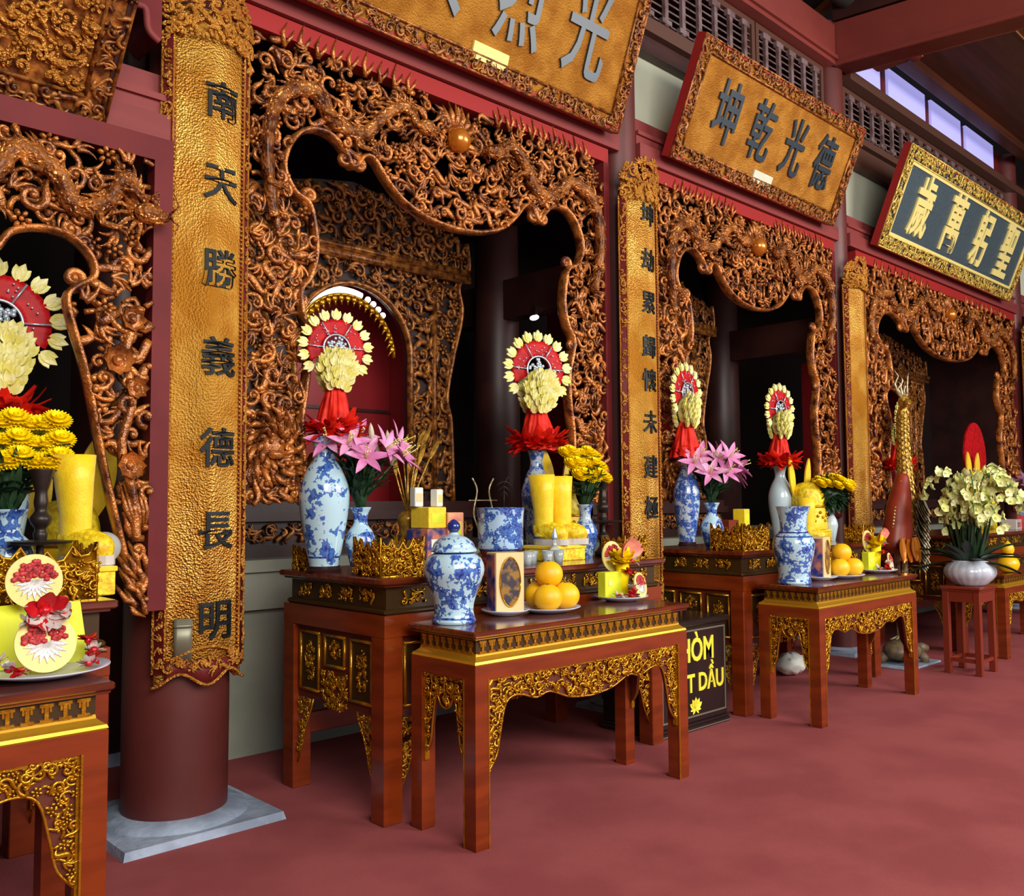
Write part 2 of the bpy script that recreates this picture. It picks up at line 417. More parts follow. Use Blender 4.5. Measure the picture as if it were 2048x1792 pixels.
# ------------------------------------------------------------------ text
def glyph(ch, size, thick, bold=.0, height=None, width=None):
    """one character as a solid mesh in the x,z plane facing -y, centred; returns verts, faces"""
    c = bpy.data.curves.new('t', 'FONT'); c.body = ch; c.size = 1; c.extrude = .5; c.offset = bold; c.resolution_u = 3
    o = bpy.data.objects.new('t', c); COL.objects.link(o)
    me = bpy.data.meshes.new_from_object(o.evaluated_get(bpy.context.evaluated_depsgraph_get()))
    v = np.array([p.co[:] for p in me.vertices]); f = [tuple(p.vertices) for p in me.polygons]
    bpy.data.objects.remove(o); bpy.data.curves.remove(c); bpy.data.meshes.remove(me)
    lo, hi = v.min(0), v.max(0); ctr = (lo+hi)/2
    if height: sx = (width or size)/(hi[0]-lo[0]); sy = height/(hi[1]-lo[1])
    else: sx = sy = size
    x = (v[:, 0]-ctr[0])*sx; z = (v[:, 1]-ctr[1])*sy; y = -v[:, 2]*thick
    return np.stack([x, y, z], 1), f
#PART2
# ------------------------------------------------------------------ the hall
B = MB(); B.box(-5, 18.5, -4.2, 7.6, -.06, 0); struct('floor', B, 'carpet')
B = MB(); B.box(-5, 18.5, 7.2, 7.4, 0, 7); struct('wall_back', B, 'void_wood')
B = MB(); B.box(-5.2, -5, -4.2, 7.4, 0, 9.8); struct('wall_left', B, 'red_frame')
B = MB(); B.box(18.3, 18.5, -4.2, 7.4, 0, 9.8); struct('wall_right', B, 'dark_wood')
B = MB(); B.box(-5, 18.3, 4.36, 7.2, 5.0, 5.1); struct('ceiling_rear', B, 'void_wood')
B = MB()   # sloping roof deck with rafters and purlins
v = [(-5, 4.6, 6.30), (18.3, 4.6, 6.30), (18.3, -2.5, 9.8), (-5, -2.5, 9.8)]
B.add(v+[(x, y, z+.08) for x, y, z in v], [(0, 1, 2, 3), (7, 6, 5, 4), (0, 4, 5, 1), (1, 5, 6, 2), (2, 6, 7, 3), (3, 7, 4, 0)])
struct('ceiling_roof', B, 'roof_grey')
for i, x in enumerate(np.arange(4.6, 8.4, .42)):
    B = MB(); B.add([(x+a, y, 6.30+(4.6-y)*.493+dz) for y in (4.5, -2.4) for a in (0, .09) for dz in (-.09, -.012)], [(0, 1, 3, 2), (4, 6, 7, 5), (0, 4, 5, 1), (2, 3, 7, 6), (0, 2, 6, 4), (1, 5, 7, 3)])
    tag(B.build('rafter', 'rafter', smooth=False), 'orange-brown roof rafter sloping up under the grey roof', 'rafter', 'rafters under the roof')
B = MB(); B.tube([(-5, 3.92, 6.36), (8.28, 3.92, 6.36)], .11, 16); tag(B.build('purlin', 'roof_grey'), 'round grey purlin lying along the top of the red beam under the roof', 'beam')

COLX = [-1.43, 1.82, 5.07, 8.38, 13.47]
names = {1: 'round dark red column behind the near couplet board, on a square grey stone base', 2: 'red column between the two left carved archways, mostly behind a couplet board',
         3: 'red column at the corner of the ceiling beam, behind a narrow couplet board', 4: 'farthest red column at the right edge'}
for i in (1, 2, 3, 4):
    x = COLX[i]; t = thing('column', names[i], 'column', (x, 4.2, 0))
    r = .235 if i == 1 else .15
    B = MB(); B.lathe([(r, .055), (r*1.01, .5), (r, 1.6), (r*.97, 2.85), (.17 if i == 1 else .15, 3.02), (.15, 6.2)], 40); B.build('shaft', 'red_column', t, auto=40)
    B = MB(); q = .37 if i == 1 else .24
    B.add([(-q, -q, 0), (q, -q, 0), (q, q, 0), (-q, q, 0), (-q+.01, -q+.01, .035), (q-.01, -q+.01, .035), (q-.01, q-.01, .035), (-q+.01, q-.01, .035)],
          [(3, 2, 1, 0), (0, 1, 5, 4), (1, 2, 6, 5), (2, 3, 7, 6), (3, 0, 4, 7), (4, 5, 6, 7)])
    B.lathe([(r+(.10 if i == 1 else .07), .03), (r+.085, .05), (r+.04, .062), (r+.01, .066)], 40)
    B.build('stone_base', 'stone', t, auto=40)
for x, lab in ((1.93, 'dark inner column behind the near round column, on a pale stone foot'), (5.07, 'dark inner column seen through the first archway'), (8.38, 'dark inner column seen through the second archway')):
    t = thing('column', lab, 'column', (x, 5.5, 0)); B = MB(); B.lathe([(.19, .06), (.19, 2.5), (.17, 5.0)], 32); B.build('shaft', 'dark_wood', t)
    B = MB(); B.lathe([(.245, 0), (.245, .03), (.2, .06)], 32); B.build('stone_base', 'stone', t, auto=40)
for a, b, lab in ((1, 5.3, 'dark red tie beam running back from the second column'), (2, 5.3, 'dark red tie beam running back from the third column')):
    B = MB(); B.box(COLX[a+1]-.08, COLX[a+1]+.08, 4.36, 7.2, 2.95, 3.27); tag(B.build('tie_beam', 'dark_wood', smooth=False), lab, 'beam')
    B = MB(); B.box(COLX[a+1]-.07, COLX[a+1]+.07, 4.36, 7.2, 3.75, 3.98); tag(B.build('tie_beam', 'void_wood', smooth=False), lab.replace('running', 'above the first, running'), 'beam')
n = 0
def bay_trim(x0, x1, upper=True, z=3.97, y=4.06):
    global n; n += 1; B = MB()
    B.box(x0, x1, y, y+.22, z, z+.13); B.box(x0, x1, y+.035, y+.22, z+.13, z+.20); B.box(x0, x1, y+.015, y+.22, z+.20, z+.23); B.box(x0, x1, y+.06, y+.22, z+.23, z+.335)
    struct('trim_%d' % n, B, 'red_beam')
    if not upper: return
    n += 1; B = MB(); B.box(x0, x1, 4.16, 4.30, 4.90, 5.03); struct('trim_%d' % n, B, 'dark_wood')  # dark strip stands in for the shadow between plaster and rail
    n += 1; B = MB(); B.box(x0, x1, 4.10, 4.28, 5.03, 5.12); struct('trim_%d' % n, B, 'brown_wood')
    n += 1; B = MB(); B.box(x0, x1, 4.04, 4.30, 5.72, 6.12); B.box(x0, x1, 4.01, 4.3, 5.76, 5.80); struct('trim_%d' % n, B, 'red_bigbeam')
bay_trim(-5, COLX[1]-.10, False, 3.085, 3.97)
for i in (1, 2, 3): bay_trim(COLX[i]+.12, COLX[i+1]-.12, i < 3)
bay_trim(COLX[4]+.12, 18.3, False)
n += 1; B = MB(); B.box(8.53, 18.3, 4.16, 4.30, 4.90, 5.12); B.box(8.53, 18.3, 4.10, 4.3, 5.12, 5.17); struct('trim_%d' % n, B, 'brown_wood')
n += 1; B = MB(); B.box(8.53, 18.3, 4.02, 4.30, 5.66, 5.74); B.box(8.53, 18.3, 4.06, 4.3, 5.74, 5.80); struct('trim_%d' % n, B, 'brown_wood')
B = MB(); B.box(5.2, 18.3, 4.25, 4.34, 4.30, 4.92); struct('wall_upper', B, 'plaster')
B = MB(); B.box(-5, 1.7, 4.34, 4.40, 3.42, 6.3); B.box(1.9, 5.0, 4.34, 4.4, 4.30, 6.3); B.box(5.0, 18.3, 4.34, 4.4, 4.92, 6.3); struct('wall_behind', B, 'dark_wood')
# panels glowing in place of sunlight over the third bay, red bars between
n += 1; B = MB(); B.box(8.6, 13.4, 4.20, 4.3, 5.80, 6.22); struct('trim_%d' % n, B, 'red_frame')
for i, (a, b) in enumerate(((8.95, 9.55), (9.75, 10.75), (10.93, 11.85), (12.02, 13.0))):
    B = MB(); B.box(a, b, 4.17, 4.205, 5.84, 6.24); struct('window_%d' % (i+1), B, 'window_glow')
# cross beam and the boarded ceiling beyond it
sl = .1
def slab(B, x0, x1, y0, y1, za, zb):
    B.add([(x, y, z+sl*(y-4.1)) for x in (x0, x1) for y in (y0, y1) for z in (za, zb)], [(0, 1, 3, 2), (4, 6, 7, 5), (0, 4, 5, 1), (2, 3, 7, 6), (0, 2, 6, 4), (1, 5, 7, 3)])
B = MB(); slab(B, 8.28, 8.52, -3, 4.06, 5.72, 6.16); slab(B, 8.26, 8.54, -3, 4.06, 5.72, 5.76)
tag(B.build('cross_beam', 'red_bigbeam', smooth=False), 'big red ceiling beam running toward the viewer from the corner column', 'beam')
B = MB(); slab(B, 8.27, 8.53, -3, 4.06, 6.18, 6.5)
tag(B.build('cross_beam', 'dark_wood', smooth=False), 'dark upper beam lying on the big red ceiling beam', 'beam')
B = MB(); slab(B, 8.55, 18.3, -3.5, 4.0, 6.14, 6.22); struct('ceiling', B, 'ceiling_wood')
B = MB(); slab(B, 8.55, 8.75, -3.5, 3.9, 5.98, 6.14); slab(B, 8.75, 18.3, 3.75, 3.9, 6.04, 6.14); n += 1; struct('trim_%d' % n, B, 'ceiling_wood')
B = MB(); slab(B, 8.75, 8.78, -3.5, 3.6, 6.0, 6.03); slab(B, 8.78, 9.2, 3.57, 3.6, 6.0, 6.03); slab(B, 9.3, 9.32, 3.0, 3.57, 6.10, 6.14); n += 1; struct('trim_%d' % n, B, 'rafter')
B = MB()
for i in range(1, 9): slab(B, 8.8, 18.2, 3.4-i*.62, 3.41-i*.62, 6.13, 6.14)
n += 1; struct('trim_%d' % n, B, 'rafter')
t = thing('beam_end_bracket', 'carved red bracket end poking out under the ceiling beam', 'bracket', (8.75, 3.9, 5.78))
B = MB(); B.rbox(-.1, .12, -.35, .0, 0, .12, .02); B.build('arm', 'red_column', t, smooth=False)
B = MB(); B.tube([(-.1, -.38, .06), (.13, -.38, .06)], .075, 14); B.build('scroll', 'red_frame', t)
t = thing('column_bracket', 'scroll-edged red bracket on the near column beside the top of the couplet board', 'bracket', (1.60, 4.12, 0))
B = MB(); p = [(0, 3.55), (-.03, 3.56), (-.055, 3.60), (-.06, 3.68), (-.10, 3.69), (-.115, 3.74), (-.115, 4.3), (0, 4.3)]
B.prism(smooth_poly(p[:6], 4).tolist()+p[6:], -.16, .1); B.build('plate', 'red_frame', t, smooth=False)
B = MB(); e = smooth_poly([(-.01, 3.54), (-.06, 3.58), (-.075, 3.67), (-.12, 3.68), (-.135, 3.74), (-.135, 4.3)], 5); B.tube([(a, -.16, b) for a, b in e], .016, 8); B.build('edge_roll', 'red_beam', t)

# lattice over bay two and bay three
def lattice(x0, x1, z0, z1, label, step=.213):
    t = thing('transom_lattice', label, 'lattice', (x0, 4.16, z0)); W = x1-x0; H = z1-z0
    B = MB(); B.box(0, W, -.02, .06, 0, .05); B.box(0, W, -.02, .06, H-.05, H); B.box(0, .05, -.02, .06, .05, H-.05); B.box(W-.05, W, -.02, .06, .05, H-.05); B.build('lattice_frame', 'brown_wood', t, smooth=False)
    B = MB()
    for z in np.arange(.08, H-.06, .06): B.add([(x, y, z+(.035 if y > 0 else 0)+dz) for x in (.05, W-.05) for y in (.0, .05) for dz in (0, .012)], [(0, 1, 3, 2), (4, 6, 7, 5), (0, 4, 5, 1), (2, 3, 7, 6), (0, 2, 6, 4), (1, 5, 7, 3)])
    B.build('slats', 'lattice_wood', t, smooth=False)
    k = int((W-.1)/step)
    for i in range(k):
        x = .05+(i+.5)*(W-.1)/k
        B = MB(); B.box(x-.022, x+.022, -.03, .0, .05, H-.05); B.box(x-.06, x+.06, -.035, .0, H-.11, H-.06); B.box(x-.06, x+.06, -.035, 0, .06, .10); B.build('baluster', 'lattice_wood', t, smooth=False)
    B = MB(); B.box(0, W, .06, .07, 0, H); B.build('back_board', 'dark_wood', t, smooth=False)
lattice(5.25, 6.95, 5.13, 5.71, 'brown lattice band above the four-character gilt plaque, left section')
lattice(6.97, 8.2, 5.13, 5.71, 'brown lattice band above the four-character gilt plaque, right section next to the corner column')
lattice(8.6, 13.3, 5.18, 5.65, 'brown lattice band behind the black plaque on the right', .24)

# masonry platform behind the first bay
def platform(x0, x1, label, y=4.88):
    t = thing('altar_platform', label, 'platform', ((x0+x1)/2, y, 0)); W = (x1-x0)/2; D = min(1.9, 7.15-y)
    B = MB(); B.box(-W, W, .05, D, 0, .84); B.build('body', 'cream_masonry', t, smooth=False)
    B = MB(); B.box(-W-.02, W+.02, 0, D, .84, 1.06); B.box(-W-.04, W+.04, -.03, D, 1.06, 1.13); B.build('ledge', 'cream_masonry', t, smooth=False)
platform(2.23, 4.77, 'cream masonry platform behind the first archway and the tall altar table')
platform(5.37, 8.08, 'masonry platform behind the second archway')
platform(8.69, 13.2, 'masonry platform behind the third archway')
platform(-1.2, 2.12, 'pale masonry platform far behind the left archway', 5.95)

# ------------------------------------------------------------------ carved archways
HALF = [(0, 3.10), (.2, 3.118), (.38, 3.18), (.5, 3.275), (.585, 3.37), (.65, 3.375), (.70, 3.31), (.735, 3.30), (.77, 3.36), (.86, 3.43), (.97, 3.435), (1.06, 3.385), (1.125, 3.28), (1.14, 3.17), (1.08, 3.07),
        (1.0, 3.03), (.965, 2.93), (.95, 2.78), (.985, 2.64), (1.04, 2.56), (1.03, 2.45), (.99, 2.3), (1.0, 2.1), (1.03, 1.9), (1.02, 1.7), (1.0, 1.45)]
def archway(cx, hw, sx, label, sp, seed, dragon=True, foot=True):
    t = thing('carved_archway', label, 'carved panel', (cx, 4.15, 0))
    h = smooth_poly([(a*sx, b) for a, b in HALF], 5)
    op = np.concatenate([h[::-1]*[-1, 1], h[1:]])      # left bottom -> right bottom
    whole = [(-hw, 1.45), (-hw, 3.86), (hw, 3.86), (hw, 1.45)]
    poly = whole+op[::-1].tolist()
    ins = inpoly(poly)
    B = MB(); carve(B, ins, (-hw, hw, 1.45, 3.86), sp, seed, .08)
    B.build('openwork_scrolls', 'carved_gilt', t)
    B = MB(); B.tube(np.stack([op[:, 0], np.full(len(op), -.03), op[:, 1]], 1), .017, 8, (0, 1, 0), 2.6)
    for s in (-1, 1):
        curl(B, (s*.67*sx, 3.33), .05, PI/2, -s, .02, .03); curl(B, (s*.775*sx, 3.33), .045, PI/2, s, .02, .03)
        curl(B, (s*.985*sx, 3.07), .05, -PI/2, s, .02, .03); curl(B, (s*1.03*sx, 2.52), .05, PI/2, -s, .018, .03)
    B.build('edge_moulding', 'carved_gilt', t)
    B = MB()
    for i in range(7):
        a = -.9+i*.3; B.tube([(math.sin(a)*.09, -.05, 3.63+math.cos(a)*.09), (math.sin(a)*.15+.01, -.065, 3.63+math.cos(a)*.16), (math.sin(a)*.17, -.05, 3.63+math.cos(a)*.25)], [.022, .02, .002], 7)
    for i in range(14):
        a = i*2*PI/14; B.blob((math.cos(a)*.10, -.05, 3.63+math.sin(a)*.10), .022, q=(6, 3))
    B.build('flame_halo', 'carved_gilt', t)
    B = MB(); B.blob((0, -.085, 3.63), .075, q=(24, 14)); B.build('pearl', 'pearl_gilt', t)
    for s in (-1, 1):
        B = MB(); make_dragon(B, [(s*a*sx, b) for a, b in ((1.22, 2.9), (1.27, 3.25), (1.2, 3.52), (1.0, 3.62), (.86, 3.5), (.68, 3.48), (.55, 3.62), (.42, 3.7), (.3, 3.62))], .042, .085, -s); B.build('dragon', 'dragon_scale', t)
        for i in range(9):
            x = s*(.35+i*.1)*sx; B = MB(); B.tube([(x, -.05, 3.82), (x+s*.02, -.07, 3.88), (x-s*.01, -.06, 3.95+.03*(i % 2))], [.014, .011, .002], 6); B.tube([(x, -.05, 3.83), (x-s*.035, -.07, 3.88), (x-s*.05, -.06, 3.92)], [.012, .009, .002], 6); B.build('crest_flame', 'carved_gilt', t)
        if foot:   # guardian-lion mane at the foot of each side
            B = MB(); cxx = s*(hw-.17); carve(B, inpoly([(cxx-.17, 1.45), (cxx-.16, 1.9), (cxx, 2.02), (cxx+.16, 1.9), (cxx+.165, 1.45)]), (cxx-.17, cxx+.17, 1.45, 2.02), .075, seed+9, .06, True, 6, (.6, .3, .05, .05))
            B.blob((cxx, -.05, 1.74), .07, .04, .07, (12, 7)); B.blob((cxx, -.08, 1.70), .045, .035, .025, (12, 7))
            for g in (-.03, .03): B.blob((cxx+g, -.09, 1.765), .013, q=(8, 5)); B.tube([(cxx+g, -.08, 1.79), (cxx+g*2, -.1, 1.83), (cxx+g*2.8, -.08, 1.8)], [.015, .014, .003], 6)
            for k in range(26): a = k*2*PI/26; rr = .075+.05*(k % 2); B.tube([(cxx+rr*math.cos(a)*.8, -.06, 1.74+rr*math.sin(a)), (cxx+rr*math.cos(a+.3)*1.2, -.09, 1.74+rr*math.sin(a+.3)*1.4), (cxx+rr*math.cos(a+.55)*1.35, -.07, 1.74+rr*math.sin(a+.55)*1.7)], [.017, .016, .003], 6)
            B.build('lion_foot', 'carved_gilt', t)
    B = MB(); B.box(-hw-.05, hw+.05, -.06, .04, 3.865, 3.965); B.build('top_rail', 'red_bright', t, smooth=False)
    for s in (-1, 1):
        B = MB(); a, b = sorted((s*hw, s*(hw+.055))); B.box(a, b, -.06, .04, 1.3, 3.865); B.build('side_post', 'red_frame', t, smooth=False)
    return t
archway(3.445, 1.365, 1, 'gilded openwork archway with dragons and a pearl, between the two nearest couplet boards', .074, 11)
archway(6.80, 1.375, 1, 'gilded openwork archway under the four-character gilt plaque, second in the row', .078, 12)
archway(11.0, 2.28, 1.66, 'wide gilded openwork archway under the black plaque, farthest in the row', .11, 13)
# left archway: only its right shoulder is in view
t = thing('carved_archway', 'gilded openwork archway at the left edge with a long tapering pendant', 'carved panel', (0, 3.95, 0))
edge = smooth_poly([(1.55, .99), (1.49, 1.14), (1.40, 1.48), (1.345, 1.73), (1.29, 2.0), (1.225, 2.22), (1.21, 2.31), (1.25, 2.36), (1.315, 2.41), (1.30, 2.49), (1.22, 2.56), (1.11, 2.575), (1.0, 2.54), (.94, 2.46), (.86, 2.50), (.72, 2.42), (.45, 2.34), (.2, 2.33)], 5)
poly = [(.2, 2.97), (1.556, 2.97), (1.556, .98)]+edge.tolist()
B = MB(); carve(B, inpoly(poly), (.2, 1.556, .98, 2.97), .08, 15, .08); B.build('openwork_scrolls', 'carved_gilt', t)
B = MB(); B.tube([(a, -.03, b) for a, b in edge], .016, 8, (0, 1, 0), 2.6); curl(B, (1.235, 2.39), .045, -PI/2, 1, .02, .03); B.build('edge_moulding', 'carved_gilt', t)
B = MB(); make_dragon(B, [(.7, 2.62), (.9, 2.72), (1.0, 2.86), (1.15, 2.8), (1.22, 2.68), (1.34, 2.72), (1.42, 2.84), (1.48, 2.7)], .042, .085, 1); B.build('dragon', 'dragon_scale', t)
B = MB(); p = smooth_poly([(1.5, 2.3), (1.44, 2.1), (1.47, 1.9), (1.43, 1.7), (1.48, 1.5), (1.5, 1.3)], 6); B.tube([(a, -.07, b) for a, b in p], .02, 8)
for (u, v, rr) in ((1.46, 1.62, .055), (1.40, 2.06, .06), (1.48, 1.95, .045), (1.46, 2.24, .05)):
    for i in range(8):
        a = i*PI/4; B.petal((u, -.07, v), (math.cos(a), -.3, math.sin(a)), (0, -1, 0), rr*1.3, rr*.9, .3, 4, .006)
    B.blob((u, -.09, v), rr*.35)
for i in range(6): B.tube([(1.43+i*.018, -.05, 1.55), (1.45+i*.017, -.085, 1.43), (1.50+i*.008, -.06, 1.34)], [.004, .011, .003], 6)
for i in range(14): B.tube([(1.47+.05*math.sin(i*1.7), -.05, 1.30-.018*i), (1.49+.04*math.sin(i*1.7), -.09, 1.24-.018*i), (1.53+.02*math.sin(i*2.1), -.06, 1.16-.014*i)], [.006, .014, .003], 6)
B.build('lotus_pendant', 'carved_gilt', t)
B = MB(); B.box(-.5, 1.64, -.05, .03, 2.97, 3.075); B.build('top_rail', 'red_frame', t, smooth=False)
B = MB(); B.box(1.556, 1.638, -.05, .03, 1.0, 2.97); B.build('side_post', 'red_frame', t, smooth=False)

# gilded shrine frames deeper inside
def shrine(cx, y, label, seed, sp=.085, hw=1.0, k=1.):
    t = thing('shrine_frame', label, 'shrine', (cx, y, 1.13))
    ow = .47*k; oh = 1.65
    arch = [(ow*math.cos(a), oh-.28+.46*math.sin(a)) for a in np.linspace(0, PI, 25)]
    out = smooth_poly([(hw*.86, .34), (hw*.84, .9), (hw*.80, 1.1), (hw*.86, 1.4), (hw*.95, 1.75), (hw*.92, 1.95), (hw*1.02, 2.1), (hw, 2.3)], 5).tolist()
    poly = [(ow, .34)]+out+[(hw*.6, 2.42), (hw*.3, 2.5), (0, 2.55), (-hw*.3, 2.5), (-hw*.6, 2.42)]+[(-a, b) for a, b in out[::-1]]+[(-ow, .34)]+arch[::-1]
    ins = inpoly(poly)
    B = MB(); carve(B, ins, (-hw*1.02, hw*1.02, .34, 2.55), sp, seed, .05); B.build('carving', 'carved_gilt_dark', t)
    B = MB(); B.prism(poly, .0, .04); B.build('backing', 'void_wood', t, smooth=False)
    B = MB(); o = np.array(out); B.tube([(a, -.03, b) for a, b in o], .016, 8, flat=2); B.tube([(-a, -.03, b) for a, b in o], .016, 8, flat=2)
    B.tube([(a, -.03, b) for a, b in [(ow, .34)]+arch+[(-ow, .34)]], .02, 8, flat=1.5)
    B.box(-hw, hw, -.09, 0, 1.98, 2.03); B.box(-hw*.97, hw*.97, -.12, 0, 2.03, 2.07)
    for s in (-1, 1): B.box(s*.68*hw-.012, s*.68*hw+.012, -.06, 0, .34, 1.95)
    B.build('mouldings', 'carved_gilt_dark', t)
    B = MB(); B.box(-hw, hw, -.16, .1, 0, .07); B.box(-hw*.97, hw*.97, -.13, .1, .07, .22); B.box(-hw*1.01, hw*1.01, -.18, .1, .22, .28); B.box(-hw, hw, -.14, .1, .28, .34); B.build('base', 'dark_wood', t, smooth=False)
    B = MB(); carve(B, lambda u, v: (np.abs(u) < hw*.95) & (v > .08) & (v < .21), (-hw*.95, hw*.95, .08, .21), .06, seed+3, .03, False)
    B.tf = None; o = B.build('base_carving', 'carved_gilt_dark', t); o.location = (0, -.13, 0)
    B = MB(); B.box(-ow*1.5, ow*1.5, .55, .6, .3, 2.1); B.box(-ow*1.5-.03, -ow*1.5, .05, .6, .3, 2.1); B.box(ow*1.5, ow*1.5+.03, .05, .6, .3, 2.1); B.box(-ow*1.5, ow*1.5, .05, .55, .29, .34); B.build('red_niche', 'red_inner', t, smooth=False)
    B = MB(); B.box(-ow*1.5, ow*1.5, .535, .55, 1.02, 1.045); B.box(-ow*1.5, ow*1.5, .535, .55, .62, .645); B.build('niche_rail', 'dark_wood', t, smooth=False)
    return t
sh = shrine(3.45, 5.2, 'dark gilded shrine frame with a red niche, seen through the first archway', 21)
B = MB(); a = np.linspace(R(72), R(140), 14); B.tube(np.stack([.435*np.cos(a), np.full(14, .10), 1.375+.43*np.sin(a)], 1), .026, 10)
for q in (64, 57, 50, 43): B.blob((.44*math.cos(R(q)), .10, 1.375+.44*math.sin(R(q))), .022, q=(8, 5))
B.build('lamp_tube', 'lamp_white', sh)  # glowing tube put in for the white daylight gap above the arch
B = MB()
for q in range(10, 171, 8): c_ = (.385*math.cos(R(q)), .06, 1.36+.385*math.sin(R(q))); B.blob(c_, .026, .015, .026, (8, 5)); B.tube([c_, (c_[0]*.9, .06, c_[2]-.05)], [.014, .003], 5)
B.tube([(.40*math.cos(a), .07, 1.37+.40*math.sin(a)) for a in np.linspace(0, PI, 30)], .012, 6); B.build('fringe', 'gold', sh)
shrine(6.72, 5.2, 'dark gilded shrine frame seen through the second archway', 22)
shrine(11.85, 5.25, 'dark gilded shrine frame with red hangings seen through the third archway', 23, .1, 1.25, 1.5)

# ------------------------------------------------------------------ couplet boards
def arcpt(Rr, a, z): return (Rr*math.sin(a), -Rr*math.cos(a), z)
def arc_slab(B, R0, R1, a0, a1, z0, z1, k=16, zf=None):
    v = []; f = []
    for i in range(k+1):
        a = a0+(a1-a0)*i/k; zb = z0 if zf is None else zf(a)
        v += [arcpt(R0, a, zb), arcpt(R1, a, zb), arcpt(R1, a, z1), arcpt(R0, a, z1)]
    for i in range(k):
        p = i*4
        for j in range(4): f.append((p+j, p+(j+1) % 4, p+4+(j+1) % 4, p+4+j))
    f.append((3, 2, 1, 0)); f.append((k*4, k*4+1, k*4+2, k*4+3)); B.add(v, f)
def couplet(x, chars, label, z0, z1, cz, seed, size=.17, csz=None, Rr=.285, half=47, cang=9):
    t = thing('couplet_board', label, 'hanging board', (x, 4.2, 0)); A = R(half)
    wav = lambda a: z0+.028*math.cos(a/A*PI*2.0)*-1+.02
    B = MB(); arc_slab(B, Rr-.03, Rr-.006, -A, A, z0, z1-.28, 28, wav); pan = B.build('panel', 'board_gilt', t)
    B = MB()
    for s in (-1, 1):
        arc_slab(B, Rr-.03, Rr+.008, s*A*.78 if s > 0 else -A, A if s > 0 else -A*.78, z0+.05, z1-.3, 4)
    arc_slab(B, Rr-.03, Rr+.006, -A*.78, A*.78, z0+.03, z0+.10, 20, wav)
    bor = B.build('border', 'red_frame', t)
    bend = lambda P: np.stack([(Rr+.008-P[:, 1])*np.sin(P[:, 0]/Rr), -(Rr+.008-P[:, 1])*np.cos(P[:, 0]/Rr), P[:, 2]], 1)
    B = MB(); B.tf = bend; wA = A*Rr
    for s in (-1, 1):
        u0, u1 = sorted((s*wA*.80, s*wA*.98)); carve(B, lambda u, v: (u > u0) & (u < u1), (u0, u1, z0+.08, z1-.32), .036, seed+s, .008, False, 5)
        B.tube([(s*wA*.995, -.0, z) for z in np.linspace(z0+.05, z1-.3, 30)], .006, 6); B.tube([(s*wA*.775, -.0, z) for z in np.linspace(z0+.1, z1-.3, 30)], .005, 6)
        for z in np.arange(z0+.12, z1-.34, .021): B.blob((s*wA*.74, .004, z), .0055, q=(6, 3))
    carve(B, lambda u, v: v > -1, (-wA*.76, wA*.76, z0+.04, z0+.1), .04, seed+5, .008, False, 5)
    zz = [(u, -.002, wav(u/Rr)) for u in np.linspace(-wA, wA, 40)]; B.tube(zz, .007, 6)
    B.tube([(u, -.002, z0+.13+.03*math.cos(u/wA*PI)) for u in np.linspace(-wA*.75, wA*.75, 24)], .006, 6)
    B.build('border_carving', 'plaque_gilt', bor)
    B = MB(); B.tf = bend
    top = smooth_poly([(-wA, z1-.32), (-wA*1.02, z1-.16), (-wA*.8, z1-.06), (-wA*.3, z1), (0, z1+.02), (wA*.3, z1), (wA*.8, z1-.06), (wA*1.02, z1-.16), (wA, z1-.32)], 4)
    carve(B, inpoly(top), (-wA, wA, z1-.32, z1+.02), .052, seed+7, .02, True, 6); B.build('crest', 'plaque_gilt', t)
    B = MB(); arc_slab(B, Rr-.032, Rr-.012, -A*.92, A*.92, z1-.30, z1-.16, 14); B.build('crest_back', 'board_gilt', t)
    for ch, z in zip(chars, cz):
        v, f = glyph(ch, size, .016, .012, *((csz[1], csz[0]) if csz else (None, None)))
        v[:, 0] += R(cang)*Rr; v[:, 2] += z
        B = MB(); B.tf = lambda P: np.stack([(Rr-.004-P[:, 1])*np.sin(P[:, 0]/Rr), -(Rr-.004-P[:, 1])*np.cos(P[:, 0]/Rr), P[:, 2]], 1); B.add(v, f)
        B.build('character', 'ink', pan, smooth=False)
    return t
couplet(1.835, '南天勝義德長明', 'tall curved gilt couplet board on the nearest column, large dark characters', .66, 3.92, [3.34, 2.945, 2.545, 2.135, 1.715, 1.335, .93], 31, .19)
couplet(5.07, '坤劫累歸懷未建極', 'tall curved gilt couplet board between the first and second carved archways', .75, 3.90, [3.50, 3.17, 2.865, 2.55, 2.31, 2.015, 1.70, 1.415], 33, .17, cang=3)
couplet(8.40, '', 'narrow bright gilt couplet board between the second and third carved archways', .9, 3.80, [3.3, 2.9, 2.5, 2.1, 1.7, 1.35], 35)
couplet(13.5, '', 'gilt couplet board cut by the right edge of the picture', .9, 3.9, [3.3], 37)
t = thing('metal_tag', 'small grey-green cloth tag stuck low on the nearest couplet board', 'tag', (1.835, 4.2, 0))
B = MB(); arc_slab(B, .288, .297, R(-29), R(-14), .77, .95, 5); arc_slab(B, .297, .300, R(-29), R(-14), .91, .925, 5); B.build('cloth', 'trim_grey', t)

